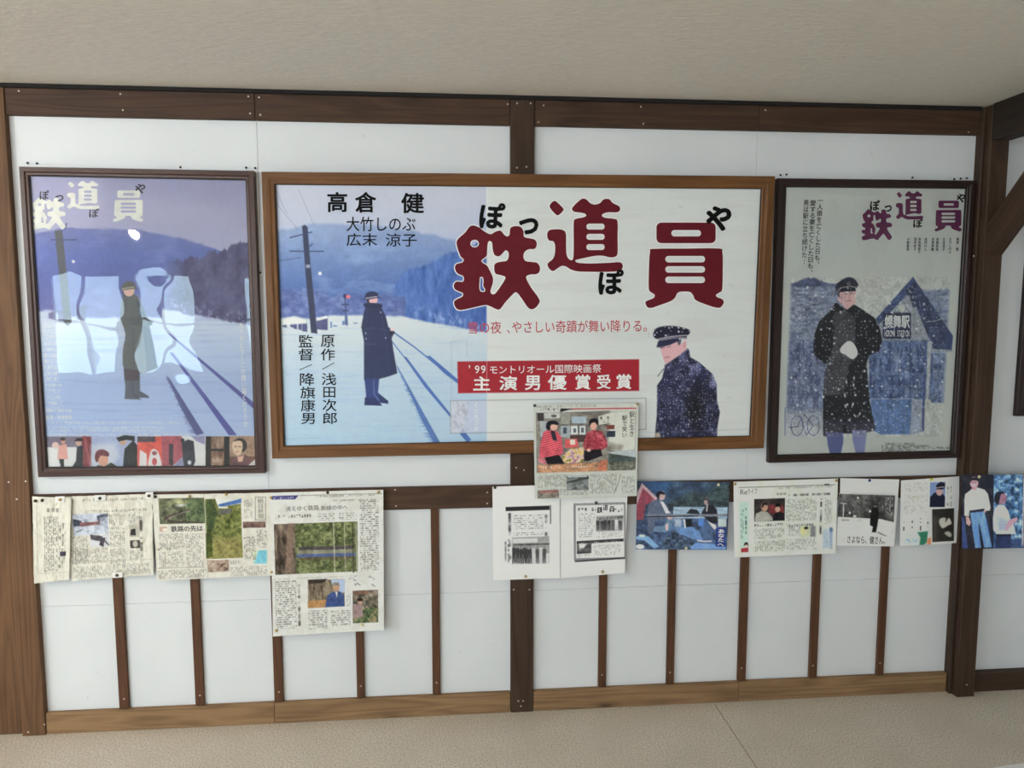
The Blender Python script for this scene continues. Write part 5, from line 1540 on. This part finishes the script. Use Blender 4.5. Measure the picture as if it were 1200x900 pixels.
for k in range(7):
    x, hh = 701 + k * 4.3 + RNG.uniform(-.7, .7), RNG.uniform(-1.2, 1.2)
    s.poly(c.pt((x - 2.1, 610 + hh), (x, 608.6 + hh), (x + 2.1, 610 + hh), (x + 1.7, 621), (x + .3, 621), (x, 615), (x - .4, 621), (x - 1.6, 621)), (50, 50, 52) if k < 4 else (206, 206, 206) if k % 2 else (70, 70, 72), .92, .7)
    s.ell(*c.pt((x, 607.4 + hh))[0], 1.2, 1.5, (140, 138, 136), 1, .6)
c.k(675.5, 632.5, 731, 636, (46, 46, 48)); s.body(*s.b(677, 633.2, 729, 635.2), pitch=2.6, step=2, c=(216, 216, 218), seed=95, a=.9)
m_ = c.k(676, 637, 693, 648.5, (90, 90, 92)); s.mottle(m_, [(50, 50, 52), (120, 120, 122)], 5, 4, 241); s.poly(c.pt((678, 637), (688, 637), (684, 642), (679, 643)), (214, 214, 216), 1, 1)
c.body(695, 637.5, 728, 651, seed=96).body(677, 649, 692, 652, seed=97, a=.5)
b = [s.b(699.5, 594, 706, 601), s.b(706.8, 591.5, 712.3, 598), s.b(714, 593, 720, 600)]
title(Ink(), b).build('title_lettering', ink((40, 40, 42), .7), c.t, s.place, .0005)
c.done()

# camping photo print
c = Clip('photo_print', [(746.6, 563.6), (855.4, 565), (851.6, 644.2), (745, 643.8)], -.006, (62, 74, 104), .62, 'blue toned glossy photo print of two people camping by a river', 'photo print', None, crumple(.0008, 1, 1, 75), paper='gloss')
s = c.s
g9 = lambda *pts: c.pt(*[(740 + x / 9, 555 + y / 9) for x, y in pts])
A1 = np.ones(s.X.shape)
s.mottle(A1, [(34, 46, 66), (50, 66, 88), (66, 88, 112)], 11, 9, 251); s.poly(g9((60, 80), (420, 90), (380, 200), (280, 240), (130, 110)), (48, 80, 122), .9, 3); s.mottle(s.polymask(g9((360, 350), (480, 260), (650, 180), (760, 220), (900, 130), (1050, 100), (1050, 360), (600, 360)), 2), [(26, 34, 44), (52, 66, 72), (70, 86, 90)], 5, 4, 252)
s.poly(g9((440, 350), (1040, 355), (1030, 480), (440, 470)), (150, 172, 190)); s.put(s.polymask(g9((440, 350), (1040, 355), (1030, 480), (440, 470))) * np.clip((fbm(s.X / 12, s.Y / 1.6, 253, 3) - .45) * 3, 0, .7), (96, 124, 150))
s.mottle(s.polymask(g9((45, 470), (1020, 480), (1000, 800), (45, 795)), 1), [(34, 42, 58), (64, 84, 120), (96, 124, 166)], 9, 6, 254)
s.poly(g9((55, 300), (110, 130), (270, 280), (150, 330), (130, 480), (55, 490)), (132, 62, 78)); s.poly(g9((55, 340), (60, 200), (110, 100), (280, 260), (250, 280), (120, 150)), (176, 150, 160)); s.line(g9((125, 230), (130, 480)), .9, (70, 60, 74))
s.poly(g9((180, 330), (220, 280), (300, 280), (370, 330), (430, 430), (440, 470), (340, 480), (250, 500), (230, 620), (180, 640), (165, 470)), (84, 94, 116)); s.poly(g9((300, 290), (340, 300), (410, 420), (360, 420)), (190, 190, 200)); s.ell(*g9((318, 232))[0], 4.2, 5.4, (176, 150, 150)); s.poly(g9((262, 240), (268, 200), (310, 182), (350, 205), (350, 222), (300, 220), (290, 270)), (22, 24, 32), smooth=True); s.poly(g9((240, 560), (340, 550), (380, 470), (470, 460), (400, 600), (350, 620), (240, 610)), (96, 122, 150)); s.ell(*g9((408, 465))[0], 3.2, 2, (190, 160, 160)); s.poly(g9((355, 540), (390, 520), (385, 600), (360, 600)), (190, 170, 172))
s.poly(g9((740, 410), (790, 330), (860, 330), (900, 380), (915, 520), (830, 520), (740, 430)), (30, 32, 42)); s.ell(*g9((790, 290))[0], 3, 4.6, (160, 134, 134)); s.poly(g9((740, 290), (750, 262), (800, 256), (822, 290), (810, 320), (795, 280), (760, 290)), (60, 62, 70), smooth=True); s.poly(g9((790, 330), (808, 325), (800, 400), (785, 400)), (176, 170, 176)); s.poly(g9((700, 510), (800, 480), (860, 560), (860, 690), (760, 700), (760, 560)), (70, 90, 124)); s.poly(g9((800, 500), (890, 540), (900, 580), (870, 590)), (196, 190, 190)); s.poly(g9((700, 480), (770, 470), (760, 560), (710, 550)), (78, 120, 186))
s.poly(g9((150, 430), (450, 430), (1030, 425), (1030, 450), (500, 455), (160, 448)), (116, 118, 130)); s.poly(g9((160, 448), (700, 442), (700, 452), (170, 458)), (26, 30, 40)); s.poly(g9((580, 420), (620, 372), (690, 380), (725, 430)), (30, 36, 46)); s.poly(g9((460, 570), (640, 560), (720, 620), (755, 700), (640, 700), (560, 650), (470, 640)), (96, 128, 176)); s.poly(g9((565, 485), (635, 475), (640, 555), (575, 565)), (20, 22, 30)); s.poly(g9((545, 480), (565, 484), (575, 570), (560, 580)), (206, 208, 214)); s.poly(g9((450, 470), (530, 480), (520, 560), (460, 560)), (206, 212, 218), .6, 1.5)
s.mottle(s.polymask(g9((320, 700), (450, 600), (560, 680), (660, 690), (640, 780), (340, 790)), 1.5), [(20, 26, 36), (60, 76, 100), (110, 130, 156)], 3, 3, 255); s.poly(g9((50, 660), (180, 660), (290, 770), (240, 790), (130, 700), (50, 690)), (120, 158, 202)); s.ell(*g9((90, 770))[0], 5, 2.8, (206, 216, 226)); s.ell(*g9((110, 655))[0], 4, 1.6, (190, 204, 220)); s.poly(g9((620, 780), (680, 730), (990, 750), (990, 795), (630, 797)), (110, 146, 202)); s.line(g9((700, 705), (760, 715), (840, 712)), 1.6, (214, 190, 196)); s.poly(g9((910, 475), (1000, 480), (1000, 560), (915, 560)), (176, 188, 190)); s.line(g9((1020, 360), (1010, 640)), 1.2, (30, 40, 60)); s.mottle(s.polymask(g9((380, 320), (450, 310), (440, 380), (390, 390))), [(20, 26, 36), (60, 70, 86)], 3, 3, 256)
s.poly(g9((893, 570), (998, 575), (990, 772), (885, 768)), (34, 52, 120))
b = g9((912, 585), (975, 765))
Ink().text('あなたへ', b[0][0], b[0][1], b[1][0], b[1][1], True, .03).build('caption_lettering', ink((220, 222, 226), .62), c.t, s.place, .0005)
c.done('printed_photo')

# landscape newspaper page
c = Clip('newspaper_clipping', [(859.6, 564.6), (982, 560.6), (979, 648), (860.2, 653)], -.008, (192, 196, 190), .60, 'landscape newspaper page with a pale green column and a dark photo of two people', 'newspaper clipping', None, crumple(.0012, 2, 2, 85, .003))
s = c.s
g = lambda *pts: c.pt(*[(855 + x / 8.57, 555 + y / 8.57) for x, y in pts])
s.put(s.boxmask(s.q[0, 0], s.q[0, 1], s.q[0, 0] + 4, s.q[0, 1] + 100) * .6, np.array((226, 226, 222)) / 255.)
s.line(g((95, 140), (1055, 112)), .6, DK, .9); s.body(*s.b(914, 567.5, 976, 569), pitch=2.6, step=2.6, seed=101, a=.7); c.k(966, 567, 972, 568.6, (50, 48, 48))
m_ = s.polymask(g((95, 290), (190, 285), (185, 780), (105, 785)), 1); s.put(m_, (170, 196, 184)); s.body(*s.b(868, 597, 872.5, 632), pitch=2.2, step=1.6, c=(84, 104, 98), seed=102, a=.7); s.body(*s.b(873, 591, 876, 627), pitch=3, step=2.4, c=(50, 62, 60), seed=103, a=.9)
s.ell(*g((165, 715))[0], 2.4, 3, (206, 186, 172)); s.poly(g((140, 725), (150, 690), (180, 690), (186, 730), (170, 710)), (30, 28, 30)); s.poly(g((112, 750), (185, 740), (185, 785), (112, 788)), (150, 50, 56))
m_ = c.k(884, 584.5, 919.5, 610.5, (50, 46, 46)); s.mottle(m_, [(34, 32, 34), (62, 54, 52)], 6, 6, 261); s.poly(g((390, 310), (545, 320), (545, 400), (400, 400)), (112, 48, 52), .9, 1); s.poly(g((250, 470), (265, 400), (320, 375), (380, 385), (430, 440), (435, 470), (250, 488)), (150, 148, 142)); s.ell(*g((350, 335))[0], 4, 5.2, (176, 138, 118)); s.poly(g((320, 330), (330, 295), (370, 290), (385, 320), (350, 312), (325, 350)), (28, 26, 28)); s.poly(g((430, 470), (450, 400), (500, 380), (545, 400), (545, 465)), (26, 24, 28)); s.ell(*g((482, 352))[0], 3, 4.2, (180, 146, 128)); s.poly(g((452, 345), (465, 305), (505, 305), (512, 350), (495, 330), (465, 335)), (20, 18, 20))
c.body(921, 584, 957, 610, seed=104).body(960, 584, 964, 626, pitch=3.6, step=3, c=(46, 44, 44), a=.9, seed=105).body(966, 583, 975, 614, seed=106).body(883, 618, 919, 632, seed=107, rows=14).body(884, 633, 920, 646, seed=108).body(922, 617, 938, 628, seed=109).body(921, 631, 957, 644, seed=110)
s.body(*s.b(884, 612.5, 918, 615.5), pitch=3, step=2, c=(50, 48, 48), seed=111, a=.9); s.body(*s.b(921, 611.5, 955, 614.5), pitch=3, step=2, c=(50, 48, 48), seed=112, a=.9)
m_ = c.k(938, 616, 955.5, 629, (180, 184, 160)); s.ell(*g((745, 570))[0], 4, 4.6, (196, 200, 130), .9, 1); s.ell(*g((765, 565))[0], 2.4, 3, (206, 186, 160)); s.ell(*g((768, 545))[0], 2.6, 1.6, (40, 38, 40)); s.poly(g((810, 525), (862, 525), (862, 632), (810, 632)), (120, 122, 126), 1, 1)
s.ell(*g((960, 600))[0], 2.8, 2.4, (56, 84, 120), .9, 1); s.ell(*g((1015, 565))[0], 2.4, 3, (64, 92, 130), .9, 1); s.poly(g((1000, 590), (1030, 580), (1025, 750), (1005, 750)), (108, 134, 168), .8, 1.5); s.mottle(s.boxmask(*s.b(964, 620, 972, 642)), [(180, 190, 196), (150, 166, 182)], 3, 3, 262)
c.words('Re', 867.5, 573.6, 875.5, 579.6, (52, 52, 52)).words('ライフ', 876, 572.8, 887, 579, (52, 52, 52), rise=-.4).words('高倉健', 910, 577.3, 921, 580.2, (46, 44, 44), rise=-.2)
s.body(*s.b(925.5, 574.6, 974, 578.8), pitch=4, step=4, c=(54, 52, 52), seed=113, a=.9, vertical=False)
c.done()

# memorial sheet
c = Clip('memorial_notice', [(984.6, 560.3), (1053.6, 561.8), (1049, 632), (983, 630)], -.004, (214, 214, 212), .57, 'white sheet with a black and white photo of a lone person in snow', 'printed notice', None, crumple(.0015, 1, 1, 95), paper='matte')
s = c.s
s.rect(0, 0, 2000, 2000, (206, 206, 204))
c.s.build('backing_sheet', MP['matte'], c.t)
s = c.s = Sheet([(983, 578), (1050, 580.2), (1047.3, 640), (980, 639)], -.009, (212, 212, 210), 2.2, .57, True, crumple(.0012, 1, 1, 96, .003))
g = lambda *pts: c.pt(*[(975 + x / 7.74, 550 + y / 7.74) for x, y in pts])
m_ = s.polymask(g((62, 222), (572, 236), (550, 605), (48, 590))); s.put(m_, (200, 200, 198))
mm = s.polymask(g((62, 222), (572, 236), (560, 480), (440, 450), (50, 430))); s.mottle(mm, [(44, 44, 44), (74, 74, 74), (104, 104, 104)], 9, 7, 271); s.put(mm * np.clip((fbm(s.X / 5, s.Y / 9, 272, 3) - .5) * 2, 0, .5), (26, 26, 26))
s.put(m_ * (1 - mm) * np.clip((fbm(s.X / 14, s.Y / 3, 273, 3) - .5) * 1.4, 0, .35), (150, 150, 150))
s.poly(g((350, 370), (375, 335), (415, 345), (428, 400), (410, 510), (398, 570), (360, 570), (370, 520), (342, 505)), (22, 22, 22)); s.ell(*g((392, 325))[0], 2.5, 3, (96, 96, 96)); s.poly(g((372, 322), (380, 308), (415, 312), (420, 325)), (20, 20, 20)); s.ell(*g((345, 380))[0], 1.4, 1.4, (190, 190, 190)); s.poly(g((400, 570), (420, 565), (500, 605), (470, 605)), (90, 90, 90), .8); s.line(g((105, 310), (100, 480)), 1.4, (176, 176, 176)); s.line(g((75, 305), (130, 312)), 1, (170, 170, 170)); s.ell(*g((235, 258))[0], 1, 1, (220, 220, 220)); s.ell(*g((160, 395))[0], 1.2, 1.6, (200, 200, 200)); s.ell(*g((205, 425))[0], 2, 1.4, (176, 176, 176)); s.rect(*s.b(986, 609, 995, 610), (90, 90, 90), .7)
s.body(*s.b(1036, 584, 1046, 606), pitch=2.4, step=2, c=(186, 186, 186), seed=121, a=.7)
s.line(g((105, 620), (103, 660)), .5, (140, 140, 140), .8)
c.words('さよなら、健さん。', 992.5, 627.6, 1036.5, 636.6, (36, 36, 36), rise=.6, weight=.008, name='caption_lettering')
c.done('printed_photo')

# magazine page with a second photo fixed over it
c = Clip('magazine_page', [(1055.8, 563), (1124, 558.1), (1123.6, 636), (1054.2, 640)], -.006, (212, 212, 206), .55, 'cream magazine page with a peaked cap portrait and a dark photo stuck on', 'magazine page', None, crumple(.0012, 1, 1, 105), paper='matte')
s = c.s
g = lambda *pts: c.pt(*[(975 + x / 7.74, 550 + y / 7.74) for x, y in pts])
for y in (565.5, 579.5, 591.5):
    c.body(1059, y, 1087, y + 10.5, c=(120, 118, 114), a=.65, pitch=2.0, seed=int(y))
m_ = s.polymask(g((888, 118), (1028, 110), (1022, 342), (885, 342))); s.put(m_, (110, 128, 168)); s.poly(g((885, 342), (890, 250), (930, 210), (1000, 215), (1024, 250), (1022, 342)), (26, 28, 44)); s.ell(*g((975, 200))[0], 4, 5, (172, 140, 138)); s.poly(g((945, 180), (945, 140), (985, 112), (1024, 125), (1026, 165), (1000, 182)), (24, 26, 40)); s.line(g((948, 168), (1020, 158)), .9, (176, 172, 170))
s.body(*s.b(1108.5, 566.5, 1111, 592), pitch=2.6, step=2.4, c=(70, 68, 66), seed=131, a=.85); s.body(*s.b(1112.5, 566, 1115, 590), pitch=2.6, step=2.6, c=(80, 78, 76), seed=132, a=.7)
for x, y0, y1 in ((1056.5, 611, 622), (1066.5, 609, 620), (1076.5, 605, 620), (1085, 606, 615)):
    s.body(*s.b(x, y0, x + 2.6, y1), pitch=2.8, step=2.6, c=(50, 50, 50), seed=int(x), a=.95)
m_ = s.polymask(g((635, 575), (790, 565), (790, 690), (655, 695))); s.put(m_, (182, 198, 214)); s.body(*s.b(1059, 630, 1075, 635), pitch=2.2, step=1.8, c=(84, 120, 164), vertical=False, seed=133, a=.8); s.poly(g((775, 570), (872, 560), (862, 660), (830, 690), (790, 690), (800, 620)), (46, 104, 84), 1, 1); s.poly(g((862, 630), (900, 612), (900, 690), (862, 690)), (176, 116, 92), 1, 1)
c.done()
s = Sheet([(1091.6, 595.2), (1119.6, 593.4), (1119, 636.4), (1091.6, 638.4)], -.0085, (214, 212, 206), 2.2, .55, False)
s.poly(g_ := [(975 + x / 7.74, 550 + y / 7.74) for x, y in ((908, 362), (1108, 352), (1106, 650), (910, 660))], (34, 32, 30))
gg = lambda *pts: [(975 + x / 7.74, 550 + y / 7.74) for x, y in pts]
s.poly(gg((970, 480), (985, 445), (1030, 440), (1030, 480), (1060, 440), (1085, 490), (1050, 510), (1000, 535)), (176, 172, 164), .95, .8, True); s.poly(gg((1020, 575), (1060, 562), (1085, 590), (1075, 615), (1040, 600)), (160, 156, 148), .95, .8, True); s.poly(gg((910, 420), (960, 440), (950, 640), (910, 655)), (80, 78, 72), .5, 3)
s.build('attached_photo', MP['satin'], c.t)

# print of two people in white shirts, over the right post
c = Clip('photo_print', [(1125.8, 556.7), (1236, 554.6), (1232, 641.6), (1127.2, 643.4)], YP - .004, (20, 22, 36), .5, 'glossy photo print of people in white shirts, fixed across the square post', 'photo print', None, crumple(.0006, 1, 1, 115), paper='gloss')
s = c.s
g = lambda *pts: c.pt(*[(1115 + x / 9, 550 + y / 9) for x, y in pts])
m_ = s.polymask(g((443, 55), (752, 55), (750, 825), (440, 832))); s.mottle(m_, [(24, 44, 72), (50, 84, 124), (92, 132, 176), (176, 200, 214)], 5, 5, 281, 4, 1.9); s.put(s.polymask(g((443, 750), (752, 740), (750, 830), (440, 832)), 3), (44, 64, 104)); s.poly(g((430, 60), (445, 60), (440, 830), (430, 830)), (20, 24, 46))
s.mottle(s.polymask(g((758, 55), (1300, 55), (1300, 830), (756, 825))), [(60, 60, 90), (120, 110, 130), (186, 160, 160)], 14, 14, 282)
s.rect(*s.b(1198.4, 560, 1199.4, 640), (206, 190, 190))
s.poly(g((100, 480), (140, 520), (170, 830), (110, 832)), (60, 80, 140), .8, 1); s.poly(g((360, 460), (390, 450), (430, 780), (400, 700)), (44, 48, 76), .8, 1)
SH = (206, 204, 204)
s.poly(g((135, 320), (145, 260), (205, 215), (270, 190), (350, 215), (385, 260), (412, 400), (405, 435), (340, 440), (350, 415), (190, 435), (185, 495), (135, 490)), SH); s.line(g((255, 260), (262, 420)), .6, (170, 172, 184)); s.line(g((190, 300), (188, 430)), .7, (160, 162, 180)); s.line(g((355, 290), (350, 400)), .7, (160, 162, 180)); s.poly(g((205, 210), (240, 190), (270, 195), (262, 260), (250, 260)), (186, 186, 196))
s.ell(*g((238, 140))[0], 4.9, 6.6, (196, 148, 160)); s.poly(g((192, 150), (195, 105), (240, 85), (285, 105), (290, 150), (272, 120), (215, 118)), (18, 18, 28), smooth=True); s.poly(g((215, 190), (265, 190), (262, 215), (218, 215)), (176, 128, 140)); s.line(g((220, 166), (255, 166)), .8, (226, 214, 216)); s.ell(*g((222, 138))[0], .7, .5, (50, 36, 46)); s.ell(*g((252, 137))[0], .7, .5, (50, 36, 46))
s.poly(g((195, 440), (345, 415), (345, 440), (195, 462)), (28, 28, 50)); s.poly(g((200, 460), (345, 440), (375, 560), (425, 820), (345, 825), (300, 600), (285, 540), (290, 640), (310, 825), (250, 828), (215, 600)), (90, 130, 196)); s.put(s.polymask(g((200, 460), (345, 440), (375, 560), (425, 820), (345, 825), (300, 600), (290, 640), (310, 825), (250, 828), (215, 600))) * np.clip((fbm(s.X / 4, s.Y / 12, 283, 3) - .5) * 2, 0, .5), (140, 176, 222)); s.poly(g((150, 500), (180, 498), (205, 560), (190, 600), (155, 575)), (206, 150, 150)); s.poly(g((340, 435), (362, 432), (362, 455), (340, 458)), (206, 150, 150))
s.poly(g((435, 520), (450, 420), (500, 370), (560, 380), (600, 440), (620, 520), (660, 600), (680, 680), (630, 690), (480, 690), (440, 640)), (178, 186, 220)); s.poly(g((480, 500), (560, 520), (600, 560), (580, 640), (500, 640)), (140, 150, 206), .7, 2); s.poly(g((560, 640), (600, 540), (640, 520), (690, 505), (700, 535), (650, 580), (590, 640)), (176, 140, 158)); s.ell(*g((530, 305))[0], 5.6, 7, (150, 110, 130)); s.poly(g((455, 340), (455, 280), (480, 240), (540, 232), (555, 255), (520, 265), (505, 330), (490, 368)), (20, 22, 36), smooth=True); s.poly(g((560, 290), (585, 285), (575, 330), (555, 350)), (140, 100, 120)); s.poly(g((475, 685), (630, 690), (625, 832), (455, 830)), (34, 46, 84)); s.poly(g((470, 685), (630, 682), (630, 705), (470, 705)), (22, 24, 38))
c.done('printed_photo')


# ---------------------------------------------------------------- pins, paper scraps and nails
def pin(px, py, y, mat, label, group='pins holding the clippings', r=.0052):
    p = W(px, py, y)
    return tag(dome('pushpin', (p[0], y, p[2]), r, .005, M[mat], None, 12, .006), label, 'pushpin', group)


SCR = [(70, 585.5, -.020, 11, 7, 'top edge of the narrow torn clipping'), (117, 583.5, -.014, 13, 6, 'top edge of the crumpled clipping'), (175, 580.5, -.014, 9, 7, 'between crumpled clipping and double page'), (137.5, 674, -.014, 12, 6, 'bottom edge of the crumpled clipping, over a batten')]
for x, y, d_, w_, h_, lb in SCR:
    q = [pxz(x - w_ / 2, y - h_ / 2, d_), pxz(x + w_ / 2, y - h_ / 2 - .5, d_), pxz(x + w_ / 2, y + h_ / 2 - .3, d_), pxz(x - w_ / 2 + .7, y + h_ / 2 + .4, d_)]
    tag(prism('paper_scrap', q, d_, d_ + .0006, M['paper'], None, None, 0), 'white paper scrap under a pin, ' + lb, 'paper scrap', 'paper scraps under pins')
for x, y, d_, mat, lb in (
        (41.5, 587, -.016, 'darkpin', 'dark pin in the top corner of the narrow torn clipping'),
        (49.5, 586.3, -.016, 'darkpin', 'dark pin just inside the top corner of the narrow torn clipping'),
        (70.5, 585.5, -.0207, 'brass', 'brass pin on the scrap of the narrow torn clipping'),
        (117, 584, -.0147, 'darkpin', 'dark pin on the scrap at the top of the crumpled clipping'),
        (174.5, 581, -.0147, 'darkpin', 'dark pin on the scrap beside the double page'),
        (182, 582, -.0105, 'darkpin', 'dark pin in the top corner of the double page'),
        (137, 674, -.0147, 'darkpin', 'dark pin on the scrap below the crumpled clipping'),
        (222, 581.6, -.010, 'brass', 'brass pin above the curving railway photo of the double page'),
        (265, 579.3, -.010, 'brass', 'brass pin above the tall green photo of the double page'),
        (317.5, 583.3, -.0165, 'brass', 'brass pin where the double page meets the largest page, at the top'),
        (318.5, 670.3, -.011, 'brass', 'brass pin at the lower corner of the double page'),
        (384, 577.2, -.015, 'darkpin', 'dark pin at the top middle of the largest page'),
        (443.5, 576.8, -.018, 'brass', 'brass pin at the top corner of the largest page'),
        (324, 739, -.021, 'brass', 'brass pin at the bottom corner of the largest page'),
        (424, 732.5, -.021, 'creampin', 'pale pin at the bottom of the largest page, over a batten'),
        (626.5, 475.3, cY - .003, 'darkpin', 'dark pin in one top corner of the colour page, over the sign'),
        (746.8, 473.6, cY - .003, 'brass', 'brass pin in the top corner of the colour page nearer the portrait'),
        (580, 571.3, -.0115, 'darkpin', 'black pin at the top corner of the black bar photocopy'),
        (616, 675.5, -.0115, 'brass', 'brass pin at the foot of the black bar photocopy'),
        (698.5, 589.2, -.0105, 'darkpin', 'dark pin at the top of the ruled border photocopy'),
        (706, 670, -.0125, 'brass', 'brass pin at the foot of the ruled border photocopy'),
        (842, 568, -.0068, 'creampin', 'cream pin at the top of the camping photo'),
        (804, 642.5, -.0068, 'creampin', 'cream pin at the bottom of the camping photo'),
        (861.5, 567, -.0093, 'brass', 'brass pin at one top corner of the landscape page, by the camping photo'),
        (980, 563, -.0093, 'brass', 'brass pin at the top corner of the landscape page, by the white notice'),
        (1019, 563, -.0055, 'bluepin', 'dark blue pin at the top of the black and white notice'),
        (1091.5, 561.7, -.0073, 'yellowpin', 'yellow pin at the top of the magazine page'),
        (1147.3, 558.6, YP - .0048, 'creampin', 'cream pin above the person in the white shirt and jeans')):
    pin(x, y, d_, mat, lb)
for x, y, lb in ((32.5, 191, 'outer of two black nails above the outer corner of the blue poster'), (43.5, 191.6, 'inner of two black nails above the outer corner of the blue poster'), (288.5, 196.6, 'inner of two black nails above the blue poster, near the oak sign'), (299, 197, 'outer of two black nails above the blue poster, near the oak sign'),
                (211.5, 196, 'black hook nail above the middle of the blue poster'), (914.5, 205.2, 'black nail above the pale poster, close to the oak sign'), (921.5, 204.6, 'second black nail above the pale poster, counted from the oak sign'), (1069, 208.2, 'black hook nail above the middle of the pale poster'), (1118, 210, 'third black nail from the right post, above the pale poster'),
                (1125.5, 209.4, 'second black nail from the right post, above the pale poster'), (1132.5, 208.8, 'black nail nearest the right post, above the pale poster'), (305, 319.5, 'black nail in the gap between the blue poster and the oak sign'), (310.5, 542.3, 'black nail in the wall below the blue poster and oak sign gap')):
    p = W(x, y, WY)
    tag(dome('nail', (p[0], WY, p[2]), .0036, .006, M['nail'], None, 8, .004), lb, 'nail', 'small black nails in the white wall')
